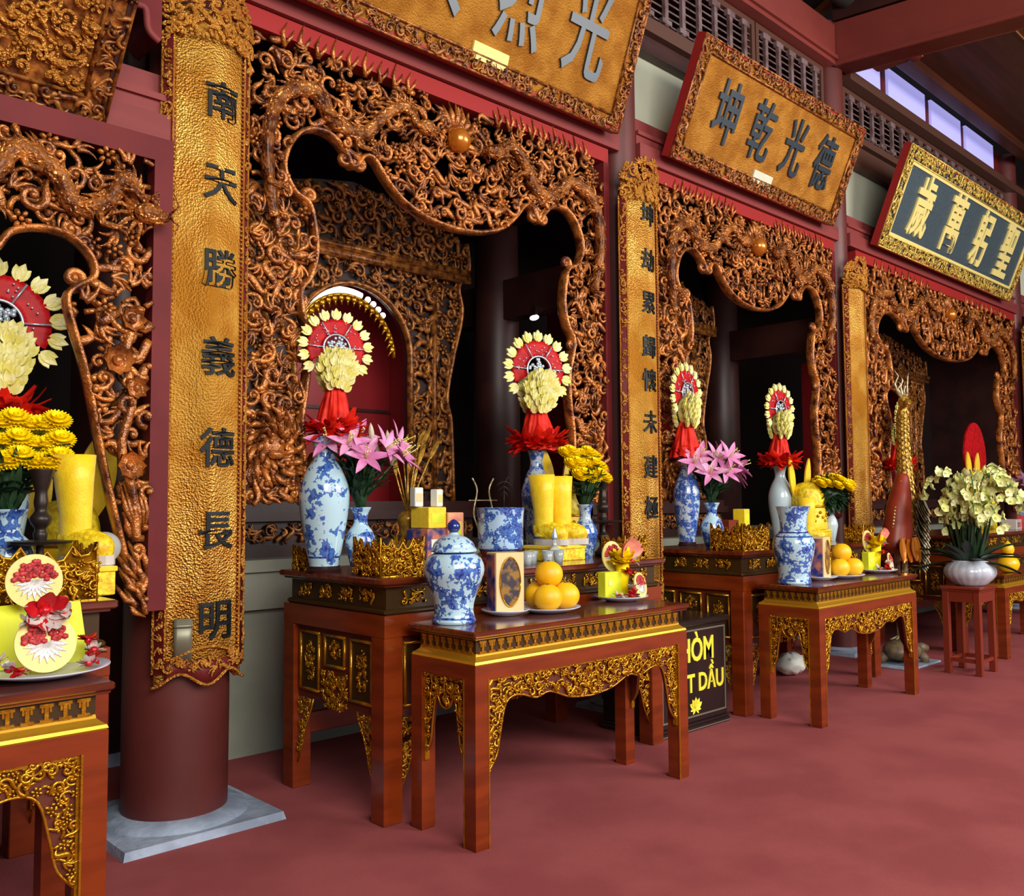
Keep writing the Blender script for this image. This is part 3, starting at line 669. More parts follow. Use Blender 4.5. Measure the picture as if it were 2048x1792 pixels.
# ------------------------------------------------------------------ plaques
def plaque_relief(t, W, H):
    B = MB(); carve(B, lambda u, v: (np.abs(u) < W/2-.12) & (v > .12) & (v < H-.12), (-W/2, W/2, 0, H), .06, 77, .03, True, 5); B.v = [a+np.array([0, -.015, 0]) for a in B.v]; B.build('relief_carving', 'plaque_gilt', t)
def plaque(xl, xr, H, tilt, label, chars, cmat, bmat, fmat, seed, csize, tagx=None, bold=.012, loc=(3.98, 4.03), sidered='red_bright', bw=.10, czs=None, tagmat='tag_yellow', zc=.52):
    W = xr-xl; t = thing('horizontal_plaque', label, 'plaque', ((xl+xr)/2, loc[0], loc[1])); t.rotation_euler = (R(tilt), 0, 0)
    B = MB(); B.box(-W/2+.02, W/2-.02, -.02, .03, .02, H-.02); brd = B.build('board', bmat, t, smooth=False)
    B = MB(); B.box(-W/2, W/2, -.03, .05, 0, .03); B.box(-W/2, W/2, -.03, .05, H-.03, H); B.box(-W/2, -W/2+.03, -.03, .05, .03, H-.03); B.box(W/2-.03, W/2, -.03, .05, .03, H-.03); B.build('side_edge', sidered, t, smooth=False)
    B = MB(); w2 = W/2
    fr = lambda u, v: ((np.abs(u) > w2-bw) | (v < bw) | (v > H-bw)) & (np.abs(u) < w2-.004) & (v > .004) & (v < H-.004)
    carve(B, fr, (-w2, w2, 0, H), .05, seed, .022, True, 5); B.v = [a+np.array([0, -.022, 0]) for a in B.v]
    for q in (0.006, bw+.006):
        c = [(-w2+q, q), (w2-q, q), (w2-q, H-q), (-w2+q, H-q), (-w2+q, q)]
        for i in range(4): B.tube([(c[i][0], -.03, c[i][1]), (c[i+1][0], -.03, c[i+1][1])], .009, 6)
    B.build('carved_border', fmat, t)
    if cmat == 'char_gold':
        B = MB(); q = bw+.012; e = .03
        for a in ((-w2+q, w2-q, q, q+e), (-w2+q, w2-q, H-q-e, H-q), (-w2+q, -w2+q+e, q+e, H-q-e), (w2-q-e, w2-q, q+e, H-q-e)): B.box(a[0], a[1], -.03, -.02, a[2], a[3])
        B.build('inner_fillet', 'char_gold', t, smooth=False)
    k = len(chars)
    for i, ch in enumerate(chars):
        if not ch.strip(): continue
        v, f = glyph(ch, csize, .02, bold, csize*1.25, csize*.82); v[:, 0] += (i+.5-k/2)*(W-.5)/k if czs is None else czs[i]; v[:, 2] += H*zc; v[:, 1] -= .028
        B = MB(); B.add(v, f); B.build('character', cmat, brd, smooth=False)
    if tagx is not None:
        B = MB(); B.box(tagx-.14, tagx+.14, -.036, -.02, .075, .17); B.build('paper_tag', tagmat, t, smooth=False)
plaque(2.08, 4.81, 1.22, 20, 'big gilt plaque overhead above the first carved archway', '永大烈光', 'ink_silver', 'plaque_gilt', 'carved_gilt_dark', 41, .46, .12, czs=[-1.0, -.36, .27, .86], zc=.43)
plaque(5.40, 7.93, .89, 23, 'gilt plaque with four dark characters above the second carved archway', '坤乾光德', 'ink_silver', 'plaque_gilt', 'carved_gilt_dark', 42, .37, -.05, tagmat='plaster')
plaque(8.86, 12.70, 1.02, 22, 'black plaque with four gold seal characters on the right', '歲萬躬聖', 'char_gold', 'slate', 'gold_pale', 43, .50, bold=.02, bw=.13)
plaque(-.75, 1.36, .95, 40, 'dark gilt plaque at the top left corner, leaning far forward', '',  'ink', 'carved_gilt_dark', 'carved_gilt_dark', 44, .4, loc=(3.98, 3.10), sidered='dark_wood')
plaque_relief([o for o in bpy.data.objects if o.name.startswith('horizontal_plaque')][-1], 2.11, .95)
#PART3
# ------------------------------------------------------------------ tables
def wavy(W, ztop, zleg, zmid, wl, n=1):
    """half-symmetric apron outline hanging between two legs"""
    h = W/2
    r = smooth_poly([(h, zleg), (h-wl*.45, zleg+.07), (h-wl*.62, zleg+.16), (h-wl*.9, zmid+.035), (h-wl*1.5, zmid+.06), (h*.55, zmid+.03), (h*.42, zmid+.045), (h*.22, zmid+.0), (0, zmid-.015)], 4).tolist()
    return [(-h, ztop), (h, ztop)]+r+[(-a, b) for a, b in r[::-1][1:]]
def apron(t, name, W, ztop, zleg, zmid, wl, place, seed, sp=.034, back='apron_red'):
    poly = wavy(W, ztop, zleg, zmid, wl); ins = inpoly(poly); B = MB(); B.tf = place
    carve(B, ins, (-W/2, W/2, zleg, ztop), sp, seed, .014, True, 5, (.45, .15, .32, .08))
    p = np.array(poly); B.tube([(a, -.004, b) for a, b in p[1:]], .005, 5)
    ap = B.build(name, 'gold', t)
    B = MB(); B.tf = place; B.prism(poly, .001, .012); B.build('apron_board', back, ap, smooth=False)
    B = MB(); B.tf = place; B.box(-W/2, W/2, -.012, .012, ztop-.012, ztop); B.box(-W/2, -W/2+.012, -.012, .012, zleg-.02, ztop); B.box(W/2-.012, W/2, -.012, .012, zleg-.02, ztop); B.build('gilt_fillet', 'gold', ap, smooth=False)
def front(y): return lambda P: P+np.array([0, y, 0])
def left(x): return lambda P: np.stack([x+P[:, 1], -P[:, 0], P[:, 2]], 1)
def right(x): return lambda P: np.stack([x-P[:, 1], P[:, 0], P[:, 2]], 1)
def offering_table(label, loc, W=1.50, D=.44, H=.91, seed=51):
    t = thing('offering_table', label, 'table', loc)
    w = W/2; d = D/2; L = .076
    B = MB(); B.rbox(-w-.014, w+.014, -d-.014, d+.014, H-.026, H, .006); B.rbox(-w-.004, w+.004, -d-.004, d+.004, H-.036, H-.026, .003); B.build('tabletop', 'table_top', t, smooth=False)
    B = MB(); B.box(-w+.03, w-.03, -d+.03, d-.03, H-.10, H-.035); fz = B.build('frieze', 'frieze_dark', t, smooth=False)
    B = MB(); y = -d+.028; n = 27; zt = H-.046; zb = H-.098
    def keys(tf, half, n):
        B.tf = tf; B.box(-half, half, -.002, .004, zb-.004, zb-.001)
        for i in range(n):
            u = -half+(i+.5)*2*half/n; q = half/n
            B.box(u-q*.75, u+q*.75, -.004, .004, zt-.010, zt); B.box(u-q*.22, u+q*.22, -.004, .004, zb, zt-.008)
            B.box(u-q*.55, u-q*.3, -.004, .004, zt-.026, zt-.010); B.box(u+q*.3, u+q*.55, -.004, .004, zt-.026, zt-.010); B.box(u-q*.7, u+q*.7, -.004, .004, zb-.004, zb+.006)
    for tf, hf, k in ((front(y), w-.04, 27), (left(-w+.028), d-.04, 8), (right(w-.028), d-.04, 8)):
        B = MB(); keys(tf, hf, k); B.tf = None; B.build('key_pattern', 'gold', fz, smooth=False)
    B = MB()
    pr = [(.03, H-.100), (.028, H-.112), (.014, H-.124), (.004, H-.130), (0, H-.140), (.004, H-.146)]
    v = []; f = []
    for i, z in pr:
        for sx, sy in ((-1, -1), (1, -1), (1, 1), (-1, 1)): v.append((sx*(w-i), sy*(d-i), z))
    for i in range(len(pr)-1):
        for j in range(4): f.append((i*4+j, (i+1)*4+j, (i+1)*4+(j+1) % 4, i*4+(j+1) % 4))
    B.add(v, f+[(0, 1, 2, 3), tuple(range(len(v)-1, len(v)-5, -1))]); B.build('gilt_waist', 'gold_bright', t, smooth=False)
    zr = H-.146; legs = {}
    B = MB(); B.box(-w, w, -d, -d+L, zr-.062, zr); B.box(-w, w, d-L, d, zr-.062, zr); B.box(-w, -w+L, -d+L, d-L, zr-.062, zr); B.box(w-L, w, -d+L, d-L, zr-.062, zr); B.build('rail', 'table_wood', t, smooth=False)
    for sx in (-1, 1):
        for sy in (-1, 1):
            B = MB(); cx, cy = sx*(w-L/2), sy*(d-L/2); v = []
            for z, g in ((0, .94), (.012, 1), (zr-.062, 1)): v += [(cx+a*L/2*g, cy+b*L/2*g, z) for a, b in ((-1, -1), (1, -1), (1, 1), (-1, 1))]
            B.add(v, [(3, 2, 1, 0), (8, 9, 10, 11)]+[(k*4+j, k*4+(j+1) % 4, k*4+4+(j+1) % 4, k*4+4+j) for k in range(2) for j in range(4)])
            lg = B.build('leg', 'table_wood', t, smooth=False)
            if sy < 0: legs[sx] = lg
    for sx in (-1, 1):
        B = MB(); B.box(sx*(w-L)-.003, sx*(w-L)+.003, -d-.002, -d+.004, .0, zr-.062); B.box(-w-.002 if sx < 0 else w-.004, -w+.004 if sx < 0 else w+.002, -d+L-.003, -d+L+.003, 0, zr-.062); B.build('gilt_line', 'gold', legs[sx], smooth=False)
    zt2 = zr-.062; wi = W-2*L
    apron(t, 'front_apron', wi, zt2, .30, .55, .13, front(-d+.022), seed)
    apron(t, 'side_apron', D-2*L, zt2, .33, .57, .09, left(-w+.022), seed+1); apron(t, 'side_apron', D-2*L, zt2, .33, .57, .09, right(w-.022), seed+2)
    return t
T1 = offering_table('red-brown offering table nearest the viewer, with a lidded jar and oranges on it', (3.29, 3.12, 0))
T2 = dup(T1, (6.23, 3.12, 0), label='red-brown offering table beyond the black donation box, second in the row'); T2.scale = (1, 1, .985)
T3 = dup(T1, (.30, 3.13, 0), label='offering table at the lower left corner, only its right end in view')
T4 = dup(T1, (9.95, 3.16, 0), label='low offering table at the right edge behind the wooden stool'); T4.scale = (1.25, 1, .84)
for t in (T1, T2, T3, T4): t['group'] = 'front offering tables'

def altar_table(label, loc, W=2.06, D=.90, H=1.11, seed=61):
    t = thing('altar_table', label, 'table', loc); w = W/2; d = D/2; L = .105
    B = MB(); B.rbox(-w-.02, w+.02, -d-.02, d+.02, H-.03, H, .006); B.rbox(-w, w, -d, d, H-.042, H-.03, .003); B.build('tabletop', 'table_top', t, smooth=False)
    B = MB(); B.box(-w+.03, w-.03, -d+.03, d-.03, H-.15, H-.04); fz = B.build('frieze', 'frieze_dark', t, smooth=False)
    B = MB()
    for tf, half, n in ((front(-d+.028), w-.08, 9), (left(-w+.028), d-.08, 4), (right(w-.028), d-.08, 4)):
        B.tf = tf
        for i in range(n):
            B = MB(); B.tf = tf; u = -half+(i+.5)*2*half/n; carve(B, lambda a, b: (np.abs(a-u) < half/n*.7) & (b > H-.13) & (b < H-.055), (u-half/n*.7, u+half/n*.7, H-.13, H-.055), .03, seed+i, .008, False, 5); B.build('cloud_motif', 'gold', fz)
    B = MB(); B.rbox(-w+.01, w-.01, -d+.01, d-.01, H-.17, H-.145, .008); B.build('gilt_waist', 'frieze_dark', t, smooth=False)
    zr = H-.17; zp = zr-.10
    B = MB(); B.box(-w, w, -d, -d+L, zp, zr); B.box(-w, w, d-L, d, zp, zr); B.box(-w, -w+L, -d+L, d-L, zp, zr); B.box(w-L, w, -d+L, d-L, zp, zr); B.build('rail', 'table_wood', t, smooth=False)
    for sx in (-1, 1):
        for sy in (-1, 1):
            B = MB(); B.rbox(sx*(w-L/2)-L/2, sx*(w-L/2)+L/2, sy*(d-L/2)-L/2, sy*(d-L/2)+L/2, 0, zp, .004); B.build('leg', 'table_wood', t, smooth=False)
    def panels(tf, Wd, n):
        B = MB(); B.tf = tf; B.box(-Wd/2, Wd/2, .0, .012, zp-.37, zp); B.build('panel_board', 'apron_red', t, smooth=False)
        G = MB(); G.tf = tf; K = MB(); K.tf = tf; pw = Wd/n
        for i in range(n):
            c = -Wd/2+(i+.5)*pw; zb = zp-.33 if i in (0, n-1) else zp-.19
            x0, x1, z0, z1 = c-pw/2+.022, c+pw/2-.022, zb, zp-.03; e = .013
            G.box(x0, x1, -.012, .004, z1-e, z1); G.box(x0, x1, -.012, .004, z0, z0+e); G.box(x0, x0+e, -.012, .004, z0+e, z1-e); G.box(x1-e, x1, -.012, .004, z0+e, z1-e)
            K.box(x0+e, x1-e, -.003, .0, z0+e, z1-e)
            cx, cz = (x0+x1)/2, (z0+z1)/2; a, b = (x1-x0)*.28, (z1-z0)*.34
            carve(G, lambda u, v: ((u-cx)/a)**2+((v-cz)/b)**2 < 1, (cx-a, cx+a, cz-b, cz+b), .026, seed+i*3, .008, False, 5)
            if i not in (0, n-1): carve(G, lambda u, v: (np.abs(u-c) < pw*.5) & (v < zb-.02) & (v > zp-.38-.02*np.cos((u-c)/pw*PI)), (c-pw*.5, c+pw*.5, zp-.40, zb-.02), .03, seed+i*5, .01, True, 5)
        K.build('panel_field', 'frieze_dark', t, smooth=False); G.build('gilt_panels', 'gold', t)
        for s in (-1, 1):
            G = MB(); G.tf = tf; u0 = s*Wd/2; z0 = zp-.37
            bp = [(u0, z0), (u0-s*.15, z0), (u0-s*.13, z0-.05), (u0-s*.08, z0-.14), (u0-s*.05, z0-.24), (u0, z0-.34)]
            carve(G, inpoly(bp), (min(u0, u0-s*.15), max(u0, u0-s*.15), z0-.34, z0), .03, seed+7, .012, True, 5)
            p = np.array(bp[1:]); G.tube([(a, -.004, b) for a, b in p], .005, 5); G.build('corner_bracket', 'gold', t)
    panels(left(-w+.03), D-2*L, 3); panels(right(w-.03), D-2*L, 3); panels(front(-d+.03), W-2*L, 6)
    B = MB(); B.rbox(-w+L, w-L, d-.06, d-.03, .25, .36, .005); B.build('back_stretcher', 'table_wood', t, smooth=False)
    return t
A1 = altar_table('tall dark altar table behind the nearest offering table, loaded with vases', (3.47, 3.86, 0))
A2 = dup(A1, (6.44, 3.86, 0), label='tall altar table with framed gilt panels behind the black donation box')
A3 = dup(A1, (10.95, 3.86, 0), label='tall altar table behind the wooden stool at the right, mostly hidden')
A0 = dup(A1, (.20, 3.86, 0), label='tall altar table behind the offering table at the lower left')
A3.scale = (1.75, 1, 1)
for t in (A1, A2, A3, A0): t['group'] = 'tall altar tables'

# black donation box with yellow lettering
t = thing('donation_box', 'black donation box with yellow lettering on the carpet between two tables', 'box', (4.885, 3.68, 0))
B = MB(); B.rbox(-.365, .365, -.23, .23, .05, .66, .006); B.build('body', 'black_box', t, smooth=False)
B = MB(); B.rbox(-.38, .38, -.245, .245, 0, .03, .006); B.rbox(-.372, .372, -.237, .237, .03, .05, .004); B.build('plinth', 'black_box', t, smooth=False)
B = MB(); B.rbox(-.385, .385, -.25, .25, .66, .70, .008); B.build('lid', 'black_box', t, smooth=False)
B = MB(); y = -.234
for a in ((-.345, .345, .085, .095), (-.345, .345, .625, .635), (-.345, -.335, .095, .625), (.335, .345, .095, .625)): B.box(a[0], a[1], y, y+.006, a[2], a[3])
B.box(-.375, .375, -.248, -.243, .010, .016); B.build('border_line', 'trim_grey', t, smooth=False)
for txt, z, wd in (('HÒM', .525, .36), ('GIỌT DẦU', .315, .64)):
    v, f = glyph(txt, .2, .006, .022, .19 if txt == 'HÒM' else .215, wd); v[:, 0] += .03 if txt == 'HÒM' else .0; v[:, 1] -= .232; v[:, 2] += z
    B = MB(); B.add(v, f); B.build('lettering', 'letter_yellow', t, smooth=False)
B = MB()
for a in (-62, -32, 0, 32, 62): B.petal((.0, -.233, .135), (math.sin(R(a)), 0, math.cos(R(a))), (0, -1, 0), .075, .035, .0, 4, .003)
for s in (-1, 1): B.petal((.0, -.233, .14), (s, 0, -.25), (0, -1, 0), .06, .022, 0, 4, .003); B.petal((.0, -.233, .14), (s*.5, 0, -.6), (0, -1, 0), .05, .02, 0, 4, .003)
B.build('lotus_emblem', 'letter_yellow', t)

# ------------------------------------------------------------------ vessels
def prof(pts, n=5): return [(max(a, .001), b) for a, b in smooth_poly(pts, n)]
def vase(label, loc, m, h, r, shape='big', stand=None, group=None, name='vase'):
    t = thing(name, label, 'vase', loc, group=group); B = MB()
    if shape == 'big': p = [(.58, 0), (.60, .03), (.72, .14), (.93, .38), (1, .52), (.95, .62), (.72, .74), (.46, .83), (.42, .90), (.52, .97), (.62, 1)]
    elif shape == 'small': p = [(.58, 0), (.60, .03), (.74, .15), (.98, .38), (1, .48), (.80, .62), (.50, .72), (.46, .80), (.52, .90), (.70, .98), (.72, 1)]
    else: p = [(.55, 0), (.5, .05), (.8, .3), (.85, .38), (.5, .6), (.42, .75), (.5, .95), (.62, 1)]
    P = prof([(a*r, b*h) for a, b in p]); B.lathe(P, 40, caps=False)
    B.lathe([(max(a-.006, .001), b) for a, b in P[::-1][:len(P)//3]]+[(.001, P[-len(P)//3][1])], 40, caps=False); B.lathe([(P[0][0], 0), (.001, .001)], 40, caps=False); B.lathe([(P[-1][0], P[-1][1]), (P[-1][0]-.006, P[-1][1])], 40, caps=False)
    B.build('body', m, t)
    if stand:
        B = MB(); B.lathe([(.66*r, -stand), (.70*r, -stand*.6), (.62*r, -stand*.4), (.64*r, 0)], 32); B.build('stand', 'dark_wood', t, auto=40)
    return t
Z1 = 1.11
vase('large blue-and-white vase at the left of the nearest altar table', (2.50, 4.02, Z1+.03), 'blue_white_vase', .655, .128, stand=.03, group='large fan vases')
vase('large blue-and-white vase behind the yellow boots, right of the incense bowl', (4.14, 4.12, Z1+.03), 'blue_white_dense', .65, .10, stand=.03, group='large fan vases')
vase('large dark-patterned blue vase at the left of the second altar table', (5.52, 3.94, Z1+.05), 'blue_white_dense', .62, .098, stand=.03, group='large fan vases')
vase('large pale vase partly behind the yellow hat on the second altar table', (7.16, 4.12, Z1+.03), 'porcelain_plain', .62, .105, stand=.03, group='large fan vases')
vase('tall pale blue vase behind the crane statue, under the third archway', (9.2, 3.94, Z1+.03), 'blue_white_pale', .64, .112, stand=.03, group='large fan vases')
vase('large vase under the red fan at the left edge, hidden by the chrysanthemums', (1.04, 4.18, Z1+.03), 'blue_white_vase', .66, .12, stand=.03, group='large fan vases')
v1 = vase('small white and blue vase holding pink lilies, nearest altar table', (2.68, 3.96, Z1), 'blue_white_small', .325, .078, 'small')
v2 = vase('small blue-and-white vase holding pink lilies on the second altar table', (5.705, 3.85, Z1), 'blue_white_small', .335, .083, 'small')
v3 = vase('blue-and-white vase holding yellow chrysanthemums, nearest altar table', (4.27, 3.82, Z1), 'blue_white_dense', .33, .076, 'small')
v4 = vase('plain white vase holding yellow chrysanthemums on the second altar table', (7.44, 3.80, Z1), 'porcelain_plain', .30, .055, 'small')
v5 = vase('blue-and-white vase of yellow chrysanthemums at the left edge', (1.0, 3.86, Z1), 'blue_white_vase', .33, .098, 'small')
# lidded jar and wide-necked jar on the front tables
ZT = .911
t = thing('lidded_jar', 'blue-and-white lidded jar with a dark knob on the nearest offering table', 'jar', (2.675, 3.20, ZT)); B = MB()
B.lathe(prof([(.098, 0), (.102, .012), (.094, .03), (.090, .06), (.096, .10), (.118, .165), (.138, .22), (.139, .255), (.125, .29), (.10, .31), (.086, .318), (.086, .325)]), 44); B.build('body', 'blue_white_jar', t)
B = MB(); B.lathe(prof([(.092, .318), (.106, .322), (.102, .336), (.097, .342), (.088, .362), (.060, .385), (.028, .398), (.020, .408)]), 40); lid = B.build('lid', 'blue_white_small', t)
B = MB(); B.lathe(prof([(.014, .400), (.020, .412), (.030, .428), (.028, .446), (.014, .462), (.002, .468)]), 24); B.build('knob', 'cobalt', lid)
t = thing('wide_necked_jar', 'blue-and-white jar with a flaring neck on the second offering table', 'jar', (5.63, 3.15, .897)); B = MB()
B.lathe(prof([(.105, 0), (.11, .012), (.104, .05), (.112, .12), (.132, .21), (.138, .27), (.125, .315), (.095, .342), (.088, .36), (.090, .42), (.104, .49), (.114, .52)]), 44, caps=False); B.lathe([(.001, .002), (.105, .0)], 44, caps=False)
B.lathe([(.114, .52), (.108, .52), (.086, .42), (.082, .36), (.001, .355)], 44, caps=False); B.build('body', 'blue_white_jar', t)
B = MB(); B.lathe(prof([(.093, .338), (.099, .343), (.093, .35)]), 40, caps=False); B.build('neck_ring', 'cobalt', t)
t = thing('incense_bowl', 'blue-and-white cylindrical incense bowl on a red-brown stand, nearest altar table', 'bowl', (3.57, 3.85, Z1+.07)); B = MB()
B.lathe(prof([(.115, 0), (.128, .012), (.132, .06), (.133, .18), (.139, .238), (.140, .246)], 4), 48, caps=False); B.lathe([(.140, .246), (.133, .246), (.126, .2), (.001, .2)], 48, caps=False); B.lathe([(.001, 0), (.115, 0)], 48, caps=False); B.build('body', 'blue_white_bowl', t)
B = MB(); B.lathe([(.12, -.068), (.125, -.05), (.105, -.035), (.118, -.012), (.122, 0), (.001, .0)], 36); B.build('stand', 'brown_red_wood', t, auto=40)
B = MB(); B.lathe([(.001, .205), (.126, .205)], 30, caps=False); B.build('ash', 'sign_grey', t)
t = thing('incense_coil', 'thin wire incense coil rising from the blue-and-white incense bowl', 'incense', (3.60, 3.85, Z1+.275))
B = MB(); B.tube([(0, 0, -.0), (0, 0, .17)], .0025, 6)
for k in range(3):
    a = np.linspace(0, 2*PI, 18); B.tube(np.stack([(.02+.012*k)*np.cos(a), (.02+.012*k)*np.sin(a), .12+.03*k+.012*np.sin(a*2)], 1), .0025, 5)
B.tube([(0, 0, .17), (.03, 0, .22), (.055, 0, .2), (.06, 0, .14)], .0025, 5); B.build('wire', 'bronze', t)
#PART4
# ------------------------------------------------------------------ flowers
rg = random.Random(7)
def chrys_stem(h, lean, az, label, group, loc, seed, rad=.045):
    t = thing('chrysanthemum', label, 'flower', loc, az, group); q = random.Random(seed)
    top = np.array([lean, 0, h]); s = np.linspace(0, 1, 8)
    P = np.stack([lean*s**1.6, 0*s, h*s], 1); B = MB(); B.tube(P, .004, 6); B.build('stem', 'stem_green', t)
    B = MB()
    for k in range(7):
        i = q.choice((3, 4, 5, 6)); a = q.uniform(0, 2*PI); B.petal(P[i], (math.cos(a), math.sin(a), .7), (0, 0, 1), .085, .042, -.3, 4)
    B.build('leaves', 'leaf_green', t)
    tilt = np.array(Matrix.Rotation(R(38), 3, Vector((math.cos(-az), math.sin(-az), 0))))
    B = MB(); B.tf = lambda P: (P-top)@tilt.T+top
    B.blob(top+[0, 0, .004], rad*.42, rad*.42, rad*.3)
    for ring, (n, el, L) in enumerate(((16, -.75, .7), (20, -.35, .95), (22, -.05, 1.05), (20, .2, .95), (16, .55, .75), (9, 1.0, .5))):
        for k in range(n):
            a = 2*PI*(k+.5*(ring % 2))/n; B.petal(top, (math.cos(a)*math.cos(el), math.sin(a)*math.cos(el), math.sin(el)), (-math.cos(a)*math.sin(el), -math.sin(a)*math.sin(el), math.cos(el)), rad*L, rad*.32, .25, 3, .002, .2)
    B.build('bloom', 'chrys_yellow', t); return t
def bouquet_chrys(mouth, spots, label, group, seed, rad=.045):
    for i, (dx, dy, h) in enumerate(spots):
        chrys_stem(h, math.hypot(dx, dy), math.atan2(dy, dx), label, group, mouth, seed+i, rad)
def lily_flower(B, c, d, L, open_=.5):
    d = np.array(d, float); d /= np.linalg.norm(d); a = np.cross(d, [.1, .2, 1]); a /= np.linalg.norm(a); b = np.cross(d, a)
    for k in range(6):
        an = k*PI/3; e = a*math.cos(an)+b*math.sin(an); B.petal(c, d*(1-open_*.5)+e*open_, d*.8-e*.3, L, L*.36, -.55 if k % 2 else -.45, 6, .003)
def lily_stem(loc, dx, dy, h, label, group, seed, flower=True, bud=True, fl=.11):
    t = thing('pink_lily', label, 'flower', loc, 0, group); q = random.Random(seed); s = np.linspace(0, 1, 9)
    P = np.stack([dx*s**1.5, dy*s**1.5, h*s], 1); B = MB(); B.tube(P, .0045, 6); B.build('stem', 'stem_green', t)
    B = MB()
    for k in range(12):
        i = q.choice((2, 3, 4, 5, 6)); a = q.uniform(0, 2*PI); B.petal(P[i], (math.cos(a), math.sin(a), 1.1), (0, 0, 1), .13, .024, -.35, 5)
    B.build('leaves', 'leaf_green', t)
    if flower:
        B = MB(); B2 = MB(); d = np.array([dx*1.2+q.uniform(-.1, .1), -.28+q.uniform(-.1, .1), .16]); d /= np.linalg.norm(d)
        lily_flower(B, P[-1], d, fl, .62); B.build('bloom', 'lily_pink', t)
        for k in range(5):
            e = np.array([q.uniform(-.3, .3), q.uniform(-.3, .3), q.uniform(-.3, .3)]); B2.tube([P[-1], P[-1]+d*fl*.4+e*.06, P[-1]+(d+e*.8)*fl*.75], .0022, 5); B2.blob(P[-1]+(d+e*.8)*fl*.75, .005, q=(6, 3))
        B2.build('stamens', 'petal_gold', t)
    if bud:
        B = MB(); c = P[-2]; e = np.array([q.uniform(-.5, .5), q.uniform(-.4, .2), 1.0]); e /= np.linalg.norm(e); s2 = np.linspace(0, 1, 8)
        B.tube(np.stack([c+e*.125*k for k in s2]), .016*np.sin(PI*np.clip(s2*.9+.1, 0, 1))**.7+.001, 8); B.build('bud', 'lily_bud', t)
for i, (dx, dy, h, f, b) in enumerate(((.17, -.10, .34, 1, 1), (.06, -.12, .38, 1, 1), (-.12, -.06, .40, 1, 0), (-.18, .02, .42, 1, 0), (.22, 0, .42, 1, 1), (.0, .06, .44, 1, 1), (.10, .02, .46, 0, 1), (-.05, -.12, .33, 1, 0))):
    lily_stem((2.68, 3.96, Z1+.29), dx, dy, h-.05, 'pink lily standing in the small vase at the left of the nearest altar table', 'pink lilies, nearest altar table', 100+i, f, b, .125)
for i, (dx, dy, h, f, b) in enumerate(((-.16, -.10, .24, 1, 0), (-.04, -.14, .25, 1, 0), (.10, -.10, .28, 1, 1), (.24, -.06, .30, 1, 0), (-.22, 0, .32, 1, 0), (.02, -.02, .36, 1, 1), (.14, .04, .36, 1, 0), (-.10, .04, .38, 1, 0), (.30, .0, .24, 1, 0), (-.02, -.16, .36, 1, 0))):
    lily_stem((5.705, 3.85, Z1+.30), dx, dy, h, 'pink lily in the small vase on the second altar table', 'pink lilies, second altar table', 130+i, f, b, .13)
def fan_spots(seed, n, rx, h0, h1, off=0):
    q = random.Random(seed); out = []
    for i in range(n):
        a = 2*PI*i*.618; r = rx*math.sqrt((i+.5)/n); out.append((r*math.cos(a)+off, r*math.sin(a)*.7-.02, h0+(h1-h0)*(1-r/rx)+q.uniform(-.02, .02)))
    return out
rows = lambda w, zs, n: [((i/(n-1)-.5)*w*(1 if j else .9), -.06+.05*j, z+.015*math.sin(i*2)) for j, z in enumerate(zs) for i in range(n)]
bouquet_chrys((4.27, 3.82, Z1+.27), rows(.27, (.24, .31, .38), 6), 'yellow chrysanthemum in the vase beside the yellow boots', 'yellow chrysanthemums, nearest altar table', 200, .052)
bouquet_chrys((7.44, 3.80, Z1+.27), fan_spots(4, 20, .22, .20, .30), 'yellow chrysanthemum in the plain white vase', 'yellow chrysanthemums, second altar table', 230, .052)
bouquet_chrys((1.0, 3.86, Z1+.27), rows(.36, (.25, .32, .40), 8), 'yellow chrysanthemum in the vase at the left edge', 'yellow chrysanthemums, left altar table', 260, .055)
# ball of green leaves under the round bouquet
t = thing('leaf_bunch', 'round bunch of dark green leaves under the yellow flowers in the white vase', 'foliage', (7.44, 3.80, Z1+.28)); B = MB(); q = random.Random(3)
for k in range(260):
    e = np.array([q.gauss(0, 1), q.gauss(0, 1), q.gauss(0, 1)]); e /= np.linalg.norm(e); B.petal(np.array([0, 0, .12])+e*.115*np.array([1.15, .9, 1]), e, (0, 0, 1), .075, .034, -.3, 3)
B.blob((0, 0, .12), .135, .105, .115, (12, 7)); B.build('leaves', 'leaf_green', t)
for loc, lab in (((4.27, 3.82, Z1+.28), 'dark green leaves under the yellow flowers in the vase beside the boots'), ((1.0, 3.86, Z1+.28), 'dark green leaves under the yellow flowers at the left edge'), ((2.68, 3.96, Z1+.30), 'dark green stems and leaves under the pink lilies, nearest altar table'), ((5.705, 3.85, Z1+.30), 'dark green leaves under the pink lilies, second altar table')):
    t = thing('leaf_bunch', lab, 'foliage', loc); B = MB(); q = random.Random(len(lab))
    for k in range(150):
        a = q.uniform(0, 2*PI); r = q.uniform(.0, .5); z = q.uniform(.02, .2); e = np.array([math.cos(a)*r, math.sin(a)*r, 1.0]); B.petal(e*z*np.array([.9, .9, 1]), e+np.array([math.cos(a), math.sin(a), 0])*.45, (math.cos(a), math.sin(a), .6), .10, .026, -.25, 4)
    B.tube([(0, 0, 0), (0, 0, .2)], [.02, .06], 10); B.build('leaves', 'leaf_green', t)

